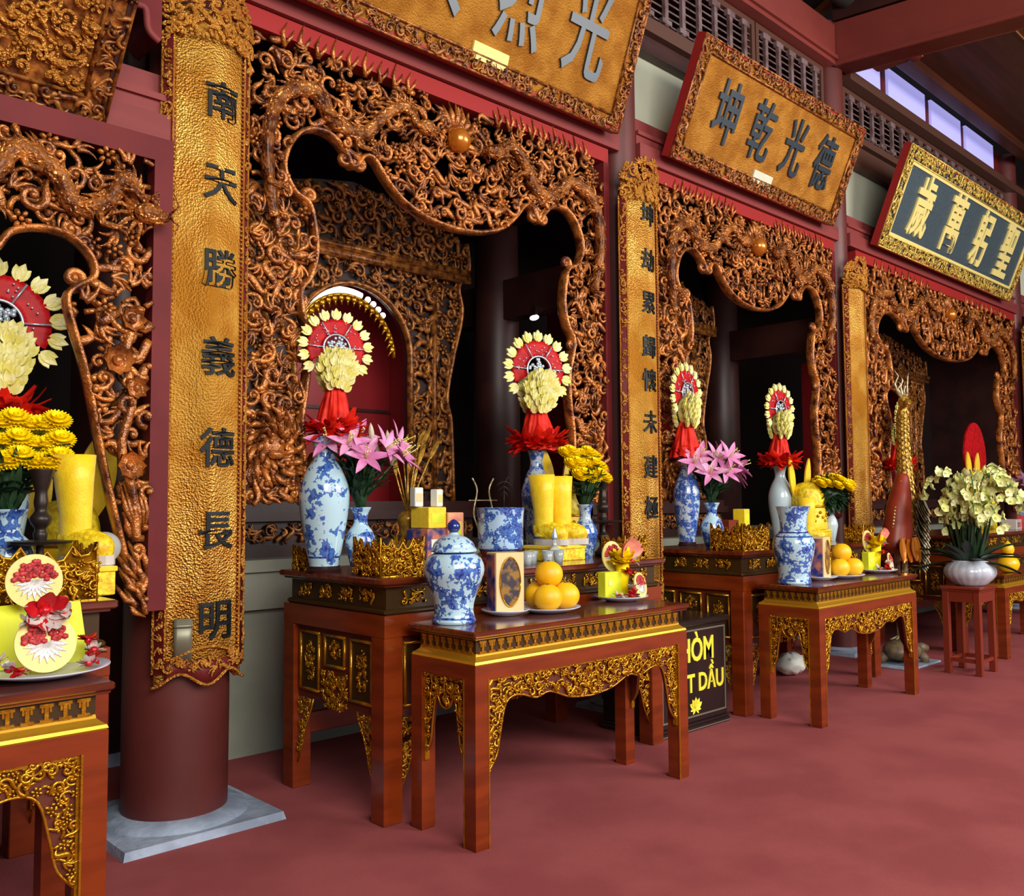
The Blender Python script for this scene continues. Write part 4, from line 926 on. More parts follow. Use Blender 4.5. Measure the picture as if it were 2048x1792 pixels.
# ------------------------------------------------------------------ fan ornaments on the large vases
def fan_ornament(label, loc, rz=0., s=1., seed=1, skirt='wide', tall=.36):
    t = thing('fan_ornament', label, 'ornament', loc, rz, 'red fan ornaments on tall vases'); t.scale = (s, s, s); q = random.Random(seed)
    B = MB()   # crumpled red tissue: a pleated cone over a ragged ruff
    n = 72; ph = [q.uniform(0, 6) for _ in range(4)]; v = []; f = []; ns = 9
    for i in range(ns):
        z = tall*1.02*i/(ns-1); r0 = .03+.085*(1-i/(ns-1))**.75
        for j in range(n):
            a = 2*PI*j/n; g = 1+.10*math.sin(9*a+ph[0]+i*.25)+.07*math.sin(17*a+ph[1]-i*.4)+.05*math.sin(29*a+ph[2]+i); v.append((r0*g*math.cos(a), r0*g*math.sin(a), z+.006*math.sin(7*a+ph[3])))
    for i in range(ns-1):
        for j in range(n): f.append((i*n+j, i*n+(j+1) % n, (i+1)*n+(j+1) % n, (i+1)*n+j))
    B.add(v, f)
    W = .14 if skirt == 'wide' else .06
    for k in range(120):
        a = 2*PI*k/120+q.uniform(-.05, .05); L = W*q.uniform(.75, 1.2); el = q.uniform(-.25, .3)
        B.petal((.05*math.cos(a), .05*math.sin(a), .03+q.uniform(-.02, .04)), (math.cos(a+q.uniform(-.3, .3)), math.sin(a), el), (q.uniform(-.4, .4), q.uniform(-.4, .4), 1), L, .045, q.uniform(-.35, .5), 4, .002, .5)
    B.build('red_tissue', 'tissue_red', t)
    z0 = tall*.92; fc = z0+.235
    B = MB(); B.tube([(0, 0, 0), (0, 0, fc)], [.02, .03], 10)
    for k in range(40):
        a = q.uniform(0, 2*PI); B.petal((.02*math.cos(a), .02*math.sin(a), tall*.55+q.uniform(0, .2)), (math.cos(a)*.35, math.sin(a)*.35, -1 if k % 2 else 1), (math.cos(a), math.sin(a), .2), .07, .02, .2, 3, .002)
    B.build('silver_tuft', 'sequin', t)
    B = MB(); n = 60; rr = np.linspace(.085, .19, 5); v = []; f = []; a = np.linspace(R(-28), R(208), n)
    for side in (0, 1):
        for i in range(n):
            for j, r in enumerate(rr): v.append((r*math.cos(a[i]), -.02+side*.012+.006*(i % 2)*(r/.19), fc+r*math.sin(a[i])))
    m = n*5
    for i in range(n-1):
        for j in range(4): p = i*5+j; f += [(p, p+5, p+6, p+1), (p+m, p+1+m, p+6+m, p+5+m)]
        f += [(i*5, i*5+m, i*5+5+m, i*5+5), (i*5+4, i*5+9, i*5+9+m, i*5+4+m)]
    B.add(v, f); B.build('red_fan', 'fan_red', t)
    B = MB()
    for an in (58, 122, 178, 2): B.tube([(.08*math.cos(R(an)), -.03, fc+.08*math.sin(R(an))), (.185*math.cos(R(an)), -.032, fc+.185*math.sin(R(an)))], .004, 6)
    B.tube([(.087*math.cos(x), -.03, fc+.087*math.sin(x)) for x in np.linspace(R(-28), R(208), 30)], .006, 6)
    for k in range(26): x = q.uniform(R(-10), R(190)); r = q.uniform(.10, .175); B.blob((r*math.cos(x), -.03, fc+r*math.sin(x)), .005, .004, .005, (6, 3))
    for k in range(30): x = q.uniform(R(0), R(180)); r = q.uniform(.0, .075); B.blob((r*math.cos(x), -.03, fc+r*math.sin(x)), .012, .008, .012, (6, 3))
    B.build('sequins', 'sequin', t)
    def budflower(B, c, d, w):
        d = np.array(d, float); d /= np.linalg.norm(d); e = np.cross(d, [0, 1, 0]); e /= np.linalg.norm(e)+1e-9
        for g in (-.5, 0, .5):
            for yy in (-1, 1): B.petal(c, d+e*g+np.array([0, -.3*yy, 0]), (0, -yy, 0), w*(1.15-.3*abs(g)), w*.55, -.25, 4, .003, .1)
    B = MB()
    for k in range(13):
        an = R(-35+250*k/12); c = (.185*math.cos(an), -.015, fc+.185*math.sin(an)); budflower(B, c, (math.cos(an), 0, math.sin(an)), .062)
    B.build('petal_fringe', 'petal_gold', t)
    B = MB()
    for row, (z, n, wd) in enumerate(((.0, 7, .085), (-.04, 7, .10), (-.08, 7, .098), (-.12, 6, .085), (-.155, 5, .07), (-.185, 4, .05), (.03, 5, .055))):
        for k in range(n):
            x = (k/(n-1)-.5)*2*wd; dd = math.cos(x/wd*1.2)*.06; budflower(B, (x+q.uniform(-.01, .01), -.03-dd, fc-.085+z+q.uniform(-.012, .012)), (x*4+q.uniform(-.3, .3), -.35, 1.0 if row % 2 else .7), .052)
            budflower(B, (x*.8, .03+dd*.5, fc-.085+z), (x*4, .4, .9), .052)
    B.blob((0, 0, fc-.14), .09, .05, .11, (12, 7)); B.build('petal_cluster', 'petal_gold', t)
    return t
zf = Z1+.03+.65
fan_ornament('red fan ornament with yellow petals on the large left vase, nearest altar table', (2.56, 4.02, zf+.005), R(-12), .82, 1, 'wide', .36)
fan_ornament('red fan ornament with yellow petals and red tissue on the vase behind the boots', (4.15, 4.12, zf), R(-14), 1.02, 2, 'wide', .30)
fan_ornament('red fan ornament on the dark blue vase at the left of the second altar table', (5.52, 3.94, Z1+.67), R(6), .92, 3, 'narrow', .30)
fan_ornament('red fan ornament above the yellow hat wings on the second altar table', (7.16, 4.12, Z1+.65), R(-2), .93, 4, 'wide', .32)
fan_ornament('red tissue ornament behind the gilded crane, under the third archway', (9.2, 3.94, Z1+.67), R(10), .85, 5, 'wide', .34)
fan_ornament('large red fan ornament cut by the left edge', (1.02, 4.18, zf+.0), R(-10), 1.08, 6, 'wide', .17)

# ------------------------------------------------------------------ votive hats and boots
def votive_hat(label, loc, rz=0, s=1., wing=(.26, .075)):
    t = thing('votive_hat', label, 'paper hat', loc, rz, 'yellow votive hats'); t.scale = (s, s, s)
    B = MB(); B.lathe(prof([(.13, 0), (.132, .03), (.125, .10), (.12, .155), (.115, .165)]), 32); B.build('brim_band', 'yellow_silk', t)
    B = MB(); B.lathe(prof([(.112, .15), (.118, .2), (.105, .27), (.075, .32), (.03, .335), (.002, .337)]), 32); B.build('crown', 'yellow_emb', t)
    B = MB(); B.tube([(.123*math.cos(a), .123*math.sin(a), .16) for a in np.linspace(0, 2*PI, 30)], .008, 6)
    for k in range(14): a = R(200+k*10); B.blob((.128*math.cos(a), .128*math.sin(a), .09+.03*math.sin(k*1.6)), .012, q=(6, 3))
    B.build('gold_trim', 'gold', t)
    for sx in (-1, 1):
        B = MB(); poly = [(.0, .0)]+[(wing[1]*.5*math.sin(PI*k/14)**.8*(1 if g == 0 else 1)+0, wing[0]*k/14) for g in (0,) for k in range(1, 14)]+[(0, wing[0])]+[(-wing[1]*.5*math.sin(PI*k/14)**.8, wing[0]*k/14) for k in range(13, 0, -1)]
        c, s_ = math.cos(R(10*sx)), math.sin(R(10*sx))
        B.prism([(sx*.085+a*c+b*s_, .22+b*c-a*s_) for a, b in poly], .05, .062); B.build('wing', 'yellow_silk', t, auto=40)
    return t
def votive_boot(label, loc, rz=0, s=1.):
    t = thing('votive_boot', label, 'paper boot', loc, rz, 'yellow votive boots'); t.scale = (s, s, s)
    B = MB(); n = 24; v = []; f = []; rings = [(0, .055, .0), (.06, .056, .0), (.14, .058, .0), (.26, .070, .01), (.36, .080, .014)]
    for z, r, y in rings:
        for j in range(n): a = 2*PI*j/n; v.append((r*.85*math.cos(a), y+r*1.05*math.sin(a), .05+z))
    for i in range(len(rings)-1):
        for j in range(n): f.append((i*n+j, i*n+(j+1) % n, (i+1)*n+(j+1) % n, (i+1)*n+j))
    f.append(tuple(range(4*n, 5*n))); B.add(v, f); B.build('shaft', 'yellow_silk', t)
    B = MB(); P = smooth_poly([(.055, .09), (0, .09), (-.07, .075), (-.12, .062), (-.155, .06)], 4); rr = np.interp(np.linspace(0, 1, len(P)), [0, .25, .6, .85, 1], [.035, .055, .055, .045, .012]); B.tube([(0, a, b) for a, b in P], rr, 14, (1, 0, 0), 1.0); B.build('foot', 'yellow_emb', t)
    B = MB(); v = [(.052*math.cos(a), -.05+.115*math.sin(a)) for a in np.linspace(0, 2*PI, 25)[:-1]]; B.prismz(v, 0, .035); B.build('sole', 'foil_white', t, smooth=False)
    return t
def votive_box(label, loc, w, d, h, m='yellow_emb'):
    t = thing('votive_box', label, 'paper box', loc); B = MB(); B.rbox(-w/2, w/2, -d/2, d/2, 0, h-.02, .004); B.build('body', m, t, smooth=False); B = MB(); B.rbox(-w/2-.006, w/2+.006, -d/2-.006, d/2+.006, h-.02, h, .003); B.build('lid', 'yellow_silk', t, smooth=False); return t
votive_box('low yellow paper box under the yellow boots, nearest altar table', (3.95, 3.78, Z1), .30, .22, .09)
votive_boot('left one of the two yellow paper boots on the nearest altar table', (3.875, 3.80, Z1+.092), R(15), 1.02)
votive_boot('right one of the two yellow paper boots, half behind the chrysanthemum vase', (4.01, 3.78, Z1+.092), R(35), 1.0)
votive_hat('yellow paper hat with upright wings behind the boots, nearest altar table', (4.32, 4.04, Z1+.10), R(0), 1.0, (.40, .15))
votive_box('low yellow paper box under the hat on the second altar table', (7.26, 3.92, Z1), .3, .28, .10)
votive_hat('yellow paper hat with two upright wings on the second altar table', (7.26, 3.92, Z1+.102), 0, 1.2, (.30, .075))
votive_boot('yellow paper boot beside the white vase, second altar table', (6.93, 3.74, Z1), R(40), .9)
votive_box('yellow paper box under the boots at the left edge', (1.20, 3.72, Z1), .22, .26, .11)
votive_boot('yellow paper boot behind the dark candlestick at the left edge', (1.22, 3.78, Z1+.112), R(35), 1.05)
votive_hat('yellow paper hat with a broad wing at the left edge, behind the chrysanthemums', (1.30, 4.12, Z1+.0), 0, 1.1, (.42, .15))

# ------------------------------------------------------------------ gilt carved stands
def gilt_stand(label, loc, w, d, h, seed):
    t = thing('gilt_stand', label, 'stand', loc, 0, 'gilded carved stands')
    def edge(Wd): return [(-Wd/2, 0), (Wd/2, 0), (Wd/2, h)]+[(Wd/2-Wd*k/12, h*(.72+.14*math.cos(k*PI/1.5)+.16*abs(k/6-1))) for k in range(1, 12)]+[(-Wd/2, h)]
    for tf, Wd, nm in ((front(-d/2), w, 'front_panel'), (left(-w/2), d, 'side_panel'), (right(w/2), d, 'side_panel')):
        B = MB(); B.tf = tf; p = edge(Wd); carve(B, inpoly(p), (-Wd/2, Wd/2, 0, h), .03, seed, .014, True, 5); B.prism(p, .004, .012); B.tube([(a, 0, b) for a, b in p]+[(p[0][0], 0, p[0][1])], .006, 6); B.build(nm, 'gold', t)
    B = MB(); B.box(-w/2+.012, w/2-.012, -d/2+.014, d/2, 0, h*.5); B.build('core', 'apron_red', t, smooth=False)
gilt_stand('gilded carved stand at the front left of the nearest altar table', (2.60, 3.60, Z1), .25, .22, .185, 71)
gilt_stand('gilded carved stand at the front of the second altar table', (5.68, 3.60, Z1), .34, .26, .19, 72)
gilt_stand('gilded carved stand at the lower left, behind the candy plate', (1.02, 3.56, Z1), .34, .22, .21, 73)
gilt_stand('small gilded carved stand at the right end of the nearest altar table', (4.38, 3.60, Z1), .20, .18, .14, 74)
gilt_stand('small gilded carved stand at the right end of the second altar table', (7.33, 3.5, Z1), .18, .16, .15, 75)
gilt_stand('small gilded carved stand behind the large vase at the back left corner, nearest altar table', (2.52, 4.16, Z1), .11, .2, .13, 76)

# ------------------------------------------------------------------ candlesticks
def candlestick(label, loc, s=1.):
    t = thing('candlestick', label, 'candlestick', loc, 0, 'dark bronze candlesticks'); t.scale = (s, s, s); B = MB()
    B.lathe(prof([(.05, 0), (.052, .02), (.03, .05), (.018, .08), (.030, .105), (.034, .125), (.016, .15), (.014, .2)], 4), 24); B.build('base', 'bronze', t)
    B = MB(); B.lathe([(.014, .195), (.11, .205), (.115, .215), (.02, .22)], 32); B.build('drip_plate', 'bronze', t, auto=40)
    B = MB(); B.lathe(prof([(.02, .215), (.026, .24), (.02, .26), (.036, .285), (.038, .305), (.022, .33), (.026, .36), (.022, .40), (.030, .43), (.040, .47), (.044, .49)], 4), 24); B.build('column', 'bronze', t); return t
candlestick('dark bronze candlestick in front of the yellow boot at the left edge', (1.07, 3.70, Z1), .98)
candlestick('dark bronze candlestick at the right end of the nearest altar table by the couplet board', (4.44, 3.82, Z1), 1.05)

# ------------------------------------------------------------------ fruit, plates, gift sets on the front tables
def plate(label, loc, r=.15):
    t = thing('plate', label, 'plate', loc, 0, 'white offering plates'); B = MB()
    B.lathe([(.001, .002), (r*.55, 0), (r*.6, .004), (r*.85, .016), (r, .026), (r*1.0, .029), (r*.83, .020), (r*.55, .010), (.001, .010)], 44, caps=False); B.build('dish', 'plate_white', t)
orange = None
def put_orange(loc, r, label, group):
    global orange
    if orange is None:
        t = thing('orange', label, 'orange', loc, 0, group); B = MB(); v, f = SPH[(32, 18)]; v = v*np.array([1, 1, .95]); d = np.exp(-((v[:, 0]**2+v[:, 1]**2)/.03)); v[:, 2] -= d*.06*np.sign(v[:, 2]); B.add(v*.068, f); B.build('peel', 'orange_peel', t)
        B = MB(); B.lathe([(.006, .060), (.009, .0635), (.004, .067)], 8); B.build('stem_end', 'stem_green', t); orange = t; t.scale = (r/.068,)*3
    else: t = dup(orange, loc, random.Random(loc[0]).uniform(0, 6), label, group, (r/.068,)*3)
    return t
plate('white plate of oranges on the nearest offering table', (3.255, 3.17, ZT), .165)
r = .070
for k, (dx, dy, dz) in enumerate(((-.062, -.065, 0), (.078, -.052, 0), (.01, .075, 0), (.004, -.008, .108))):
    put_orange((3.255+dx, 3.17+dy, ZT+.012+r*.95+dz), r, ('orange at the front left of the pile on the nearest table', 'orange at the front right of the pile on the nearest table', 'orange at the back of the pile, half hidden, on the nearest table', 'topmost orange of the pile on the nearest table')[k], 'oranges on the nearest offering table')
Z2 = .897
plate('white plate of oranges on the second offering table', (6.26, 3.13, Z2), .16)
for k, (dx, dy, dz) in enumerate(((-.085, -.03, 0), (.055, -.065, 0), (.035, .075, 0), (-.01, -.01, .105))):
    put_orange((6.26+dx, 3.13+dy, Z2+.012+r*.95+dz), r, ('left orange of the pile on the second table', 'front right orange of the pile on the second table', 'orange at the back of the pile on the second table', 'topmost orange of the pile on the second table')[k], 'oranges on the second offering table')
def photo_box(label, loc, rz):
    t = thing('gift_box', label, 'box', loc, rz, 'cream boxes with an oval window'); B = MB(); B.rbox(-.075, .075, -.055, .055, 0, .29, .003); B.build('carton', 'card_cream', t, smooth=False)
    B = MB(); a = np.linspace(0, 2*PI, 33)[:-1]; B.prism([(.052*math.cos(x), .15+.115*math.sin(x)) for x in a], -.0585, -.054); B.build('oval_window', 'picture_dark', t, smooth=False)
    B = MB(); B.tube([(.054*math.cos(x), -.0575, .15+.118*math.sin(x)) for x in np.linspace(0, 2*PI, 33)], .004, 6); B.build('window_rim', 'gold', t)
    B = MB(); B.box(-.0775, -.074, -.045, .05, .01, .28); B.build('printed_side', 'blue_print', t, smooth=False)
photo_box('cream gift box with an oval picture window between the jar and the oranges', (3.03, 3.235, ZT+.012), R(-18))
plate('white plate under the cream gift box, nearest table', (3.03, 3.235, ZT), .12)
photo_box('cream gift box seen edge-on beside the oranges on the second table', (6.0, 3.16, Z2+.012), R(10))
plate('white plate under the cream gift box, second table', (6.0, 3.16, Z2), .12)

def candy(B1, B2, c, s, q):
    B1.blob(c, s*.5, s*.4, s*.4, (8, 5))
    for k in range(8): a = q.uniform(0, 2*PI); e = q.uniform(-.4, .9); B2.petal(c, (math.cos(a), math.sin(a), e), (0, 0, 1), s*q.uniform(.9, 1.4), s*.6, q.uniform(-.3, .4), 3, .002, .4)
def round_fan(label, loc, rz, r, group, tilt=12):
    t = thing('paper_disc', label, 'paper disc', loc, rz, group); t.rotation_euler = (R(-tilt), 0, rz); B = MB(); a = np.linspace(0, 2*PI, 41)[:-1]
    B.prism([(r*math.cos(x), r+r*math.sin(x)) for x in a], -.003, .003); B.build('disc', 'disc_cream', t, smooth=False)
    B = MB(); q = random.Random(int(r*1000)+int(loc[2]*100))
    for k in range(90):
        x = q.uniform(-1, 1); z = q.uniform(0, 1); 
        if x*x+z*z < .9: B.blob((x*r*.78, -.006, r*1.04+z*r*.72), r*.13, .007, r*.11, (6, 3))
    B.build('red_flowers', 'disc_red', t)
    B = MB()
    for k in range(9):
        a = R(-170+k*20); c = np.array([0, -.005, r*1.02]); e = c+np.array([math.cos(a)*r*.72, 0, math.sin(a)*r*.72]); sd = np.array([-math.sin(a), 0, math.cos(a)])*r*.10
        B.tube([c, c*.5+e*.5+sd, e, c*.5+e*.5-sd, c], .0022, 5); B.petal(c+np.array([0, .0, 0]), e-c, (0, -1, 0), r*.7, r*.19, .0, 4, .002)
    B.build('petal_pattern', 'foil_white', t)
def candy_set(base, pl_label, where, big=1., discs=True, zt=0.911, seed=1):
    x, y = base; q = random.Random(seed)
    plate(pl_label, (x, y, zt), .15*big)
    z = zt+.014
    t = thing('gift_card_box', 'yellow-green gift box standing on the plate '+where, 'box', (x-.045*big, y+.03, z)); w = .10*big
    B = MB(); B.rbox(-w*.8, w*.8, -.025, .03, 0, .145*big, .003); B.build('carton', 'card_green', t, smooth=False)
    B = MB(); B.box(-w*.55, -w*.2, -.0275, -.024, .07*big, .10*big); B.build('printed_seal', 'disc_cream', t, smooth=False)
    if discs:
        round_fan('lower round paper disc with red flowers '+where, (x+.085*big, y-.085, z), R(12), .07*big, 'paper discs '+where)
        round_fan('upper round paper disc '+where, (x+.02*big, y+.07, z+.14*big), R(0), .085*big, 'paper discs '+where, 5)
    t = thing('paper_flower', 'yellow and orange paper flower topping the gift set '+where, 'paper flower', (x+.04*big, y+.02, z+.15*big)); B = MB(); B2 = MB()
    for k in range(26):
        a = 2*PI*k/26; B.petal((0, 0, .04), (math.cos(a), math.sin(a)*.6-.2, q.uniform(.0, .8)), (0, -.3, 1), .095*big, .05*big, q.uniform(-.2, .4), 4, .003, .3)
    for k in range(16): a = q.uniform(0, PI); B2.petal((0, -.02, .08), (math.cos(a), -.3, math.sin(a)+.2), (0, -1, .2), .11*big, .05*big, .2, 4, .003, .3)
    B.tube([(0, 0, -.13*big), (0, 0, .05)], [.03*big, .04*big], 8); B.build('yellow_petals', 'chrys_yellow', t); B2.build('orange_petals', 'pink_box', t)
    for k, (dx, dy, dz) in enumerate(((-.02, -.095, .02), (.0, -.085, .06), (.11, -.04, .02), (-.1, -.07, .02), (.03, -.04, .14), (.08, -.02, .2))):
        t = thing('wrapped_candy', 'red and white foil-wrapped sweet heaped on the plate '+where, 'candy', (x+dx*big, y+dy, z+dz*big), 0, 'wrapped sweets '+where); B1 = MB(); B2 = MB(); candy(B1, B2, (0, 0, 0), .036*big, q); B1.build('sweet', 'foil_red', t); B2.build('wrapper', 'foil_white' if k % 2 else 'foil_red', t)
candy_set((3.91, 3.24), 'white plate of candies and paper flowers at the right end of the nearest table', 'at the right of the nearest table', 1., True, .911, 1)
candy_set((6.90, 3.16), 'white plate of candies and paper flowers at the right end of the second table', 'at the right of the second table', 1., True, Z2, 2)
# bigger set at the lower left
x, y, z = .93, 3.16, .911
plate('white plate of candies and paper discs at the lower left', (x, y, z), .20); z += .016
t = thing('gift_card', 'yellow-green open gift folder standing behind the paper disc at the lower left', 'card', (x, y+.09, z)); B = MB()
for s in (-1, 1): B.add([(s*a, b+c, d) for a, b, d, c in ((.002, .03, 0, 0), (.165, -.02, 0, 0), (.15, .0, .20, .03), (.002, .05, .20, .03), (.002, .036, 0, 0), (.165, -.014, 0, 0), (.15, .006, .20, .03), (.002, .056, .20, .03))], [(0, 1, 2, 3), (7, 6, 5, 4), (0, 4, 5, 1), (1, 5, 6, 2), (2, 6, 7, 3), (3, 7, 4, 0)])
B.build('folder', 'card_green', t, smooth=False)
round_fan('lower round paper disc with a red flower design at the lower left', (x, y-.05, z), 0, .092, 'paper discs, lower left', 14)
round_fan('upper round paper disc with a red flower design at the lower left', (x+.0, y+.10, z+.19), 0, .088, 'paper discs, lower left', 4)
t = thing('ribbon_bow', 'red and white foil bow between the two paper discs at the lower left', 'bow', (x, y+.0, z+.19)); B = MB(); B2 = MB(); q = random.Random(5)
for k in range(14): a = q.uniform(0, 2*PI); (B if k % 2 else B2).petal((0, 0, 0), (math.cos(a), -.3, math.sin(a)*.6), (0, -1, .3), .08, .04, .3, 4, .003, .4)
B.blob((0, -.01, 0), .018); B.build('red_loops', 'foil_red', t); B2.build('white_loops', 'foil_white', t)
for k, (dx, dy, dz) in enumerate(((.13, -.06, .03), (.15, -.02, .05), (.11, -.09, .02), (.17, .02, .03), (-.12, -.09, .03), (-.15, -.06, .05), (-.10, -.11, .02), (-.05, -.02, .16), (.05, -.03, .18), (.14, .0, .08))):
    t = thing('wrapped_candy', 'red and white foil-wrapped sweet heaped on the plate at the lower left', 'candy', (x+dx, y+dy, z+dz), 0, 'wrapped sweets, lower left'); B1 = MB(); B2 = MB(); candy(B1, B2, (0, 0, 0), .03, q); B1.build('sweet', 'foil_red', t); B2.build('wrapper', 'foil_white' if k % 3 else 'foil_red', t)
t = thing('glass_globe', 'small pale glass globe beside the yellow box at the left edge', 'globe', (1.36, 3.86, Z1+.17)); B = MB(); B.blob((0, 0, 0), .065, q=(24, 14)); B.build('globe', 'glass_cup', t); B = MB(); B.lathe([(.04, -.17), (.015, -.15), (.012, -.07), (.03, -.055)], 20); B.build('foot', 'glass_cup', t)

# snacks and cups behind the jar
def carton(label, loc, w, d, h, m, rz=0, top='white_box', name='snack_box'):
    t = thing(name, label, 'box', loc, rz); B = MB(); B.rbox(-w/2, w/2, -d/2, d/2, 0, h, .004); B.build('carton', m, t, smooth=False); B = MB(); B.box(-w*.35, w*.35, -d/2-.002, -d/2+.001, h*.25, h*.7); B.build('printed_panel', top, t, smooth=False)
carton('patterned box at the bottom of the snack pile behind the lidded jar', (3.24, 4.10, Z1), .20, .16, .20, 'blue_print', .2)
carton('yellow box in the middle of the snack pile behind the lidded jar', (3.24, 4.10, Z1+.202), .14, .15, .12, 'yellow_silk', .1, 'card_green')
carton('tall white carton at the top left of the snack pile', (3.17, 4.12, Z1+.324), .06, .05, .11, 'white_box', 0, 'card_cream')
carton('small white carton at the top right of the snack pile', (3.30, 4.10, Z1+.324), .06, .05, .10, 'white_box', .3, 'disc_cream')
carton('pink and orange packet leaning on the snack pile', (3.37, 4.03, Z1+.12), .10, .06, .17, 'pink_box', -.3, 'card_green')
carton('small yellow box at the top of the snack pile on the second altar table', (6.42, 4.05, Z1+.142), .11, .1, .14, 'yellow_silk', .2, 'card_green')
carton('patterned box under the yellow box on the second altar table', (6.42, 4.05, Z1), .16, .14, .14, 'foil_white', .2, 'pink_box')
carton('dark red bowl-like box behind the lilies on the second altar table', (6.12, 4.0, Z1+.0), .16, .14, .2, 'brown_red_wood', .1, 'red_frame')
for k, (xx, yy) in enumerate(((3.58, 3.60), (3.68, 3.58), (3.63, 3.53), (3.74, 3.55), (3.50, 3.56))):
    t = thing('glass_cup', 'small clear glass cup on the nearest altar table behind the gift box', 'cup', (xx, yy, Z1), 0, 'glass cups'); B = MB(); B.lathe([(.001, .004), (.022, .0), (.026, .03), (.034, .075), (.031, .075), (.023, .03), (.001, .01)], 20, caps=False); B.build('cup', 'glass_cup', t)
t = thing('crystal_decanter', 'small clear glass bottle with a pointed stopper beside the incense bowl', 'bottle', (3.78, 3.62, Z1)); B = MB(); B.lathe(prof([(.03, 0), (.036, .02), (.034, .07), (.014, .10), (.012, .13)]), 20); B.build('body', 'glass_cup', t); B = MB(); B.lathe(prof([(.012, .13), (.018, .145), (.002, .2)]), 16); B.build('stopper', 'sequin', t)
t = thing('antler_branch', 'thin silvery branching ornament behind the incense bowl', 'ornament', (3.82, 4.28, Z1)); B = MB()
for s in (-1, 1): B.tube(smooth_poly([(0, 0), (s*.03, .15), (s*.08, .28), (s*.05, .42), (s*.09, .5)], 4)@np.array([[1, 0, 0], [0, 0, 1]]), .006, 6)
B.tube([(-.12, 0, .36), (.12, 0, .36)], .004, 5); B.lathe([(.05, 0), (.05, .02), (.01, .04)], 16); B.build('branches', 'crane_silver', t)
t = thing('gilded_flower_spray', 'gilded flower spray standing behind the lilies, nearest altar table', 'ornament', (3.22, 4.27, Z1)); B = MB(); q = random.Random(9)
B.lathe(prof([(.04, 0), (.03, .05), (.05, .2), (.06, .26), (.03, .3)]), 20)
for k in range(9):
    a = q.uniform(-1, 1); e = np.array([a*.16, q.uniform(-.06, .06), .58+q.uniform(-.1, .16)]); B.tube([(0, 0, .28), e*np.array([.5, .5, .75]), e], .005, 5); B.petal(e, (a*.5, -.2, 1), (0, -1, 0), .13, .035, .2, 5, .004)
B.build('spray', 'crane_gold', t)
t = thing('lotus_lamp', 'small glowing amber lamp beside the large vase at the left', 'lamp', (2.56, 4.24, Z1)); B = MB(); B.lathe([(.03, 0), (.012, .03), (.012, .42), (.03, .45)], 14); B.build('stand', 'bronze', t)
B = MB(); B.lathe(prof([(.02, .45), (.042, .48), (.045, .53), (.02, .60), (.002, .62)]), 16); B.build('flame_shade', 'pearl_gilt', t)

# ------------------------------------------------------------------ crane on a turtle, orchid on a stool, gourd
t = thing('crane_statue', 'tall gilded crane statue with a red breast standing on a turtle', 'statue', (8.12, 3.50, 0))
B = MB(); P = smooth_poly([(-.16, .98), (-.15, 1.06), (-.11, 1.2), (-.07, 1.38), (-.01, 1.55), (.03, 1.68)], 5); s = np.linspace(0, 1, len(P)); rr = np.interp(s, [0, .12, .4, .7, 1], [.05, .13, .145, .11, .055]); B.tube([(a, -.03, b) for a, b in P], rr, 24, (0, 1, 0), .85); B.build('breast', 'crane_red', t)
B = MB(); P = smooth_poly([(.10, 1.15), (.13, 1.35), (.15, 1.55), (.15, 1.72), (.14, 1.9), (.135, 2.08), (.14, 2.22), (.155, 2.30)], 8); s = np.linspace(0, 1, len(P)); rr = np.interp(s, [0, .3, .6, 1], [.085, .075, .05, .042])*(1+.08*np.sin(np.arange(len(P))*1.7)); B.tube([(a, 0, b) for a, b in P], rr, 18)
for i in range(4, len(P)-4):
    for k in range(7): a = k*2*PI/7+(i % 2)*.45; B.petal((P[i, 0]+rr[i]*math.cos(a)*.92, rr[i]*math.sin(a)*.92, P[i, 1]), (math.cos(a)*.4, math.sin(a)*.4, -1), (math.cos(a), math.sin(a), .2), .045, .03, -.1, 3, .003, .2)
B.build('neck', 'crane_gold', t)
B = MB(); B.blob((.155, -.01, 2.35), .06, .05, .07, (12, 7)); B.tube([(.13, -.05, 2.34), (.03, -.1, 2.32), (-.07, -.14, 2.31)], [.04, .022, .004], 8)
B.blob((.12, -.05, 2.37), .012); B.build('head', 'crane_gold', t)
B = MB()
for a, l in ((-.8, .13), (-.45, .06), (-.1, .10), (.3, .05), (.75, .14)): B.tube([(.155+.04*a, .0, 2.39), (.155+.13*a, .0, 2.43), (.155+.17*a, .01, 2.43+l*.6), (.155+.13*a, -.01, 2.45+l), (.155+.2*a, 0, 2.46+l*1.3)], [.012, .012, .009, .007, .001], 6)
B.build('crest', 'crane_silver', t)
for sy in (-1, 1):
    B = MB()
    for row in range(7):
        for k in range(5): B.petal((.17+.03*row*.3-.03*k, sy*(.13-.006*row), 1.5-.075*row-.02*k), (.35+.12*k*.2, sy*.15, -1), (.2, sy, .1), .19, .06, .1, 4, .006, .2)
    B.build('wing', 'crane_silver', t)
B = MB()
for k in range(9): B.petal((-.37+.045*k, -.17+.03*math.sin(k), 1.13-.012*(k % 2)), (-.05+.02*k, -.05, -1), (-.2, -1, 0), .20, .07, .05, 4, .006, .3)
B.build('thigh_feathers', 'pearl_gilt', t)
B = MB()
for z in np.linspace(1.02, 1.62, 22): s_ = (z-.98)/.7; B.blob((np.interp(z, [.98, 1.2, 1.38, 1.55, 1.68], [-.16, -.11, -.07, -.01, .03])-np.interp(s_, [0, .12, .4, .7, 1], [.05, .13, .145, .11, .055])*.96, -.05, z), .011, q=(6, 3))
B.build('bead_trim', 'petal_gold', t)
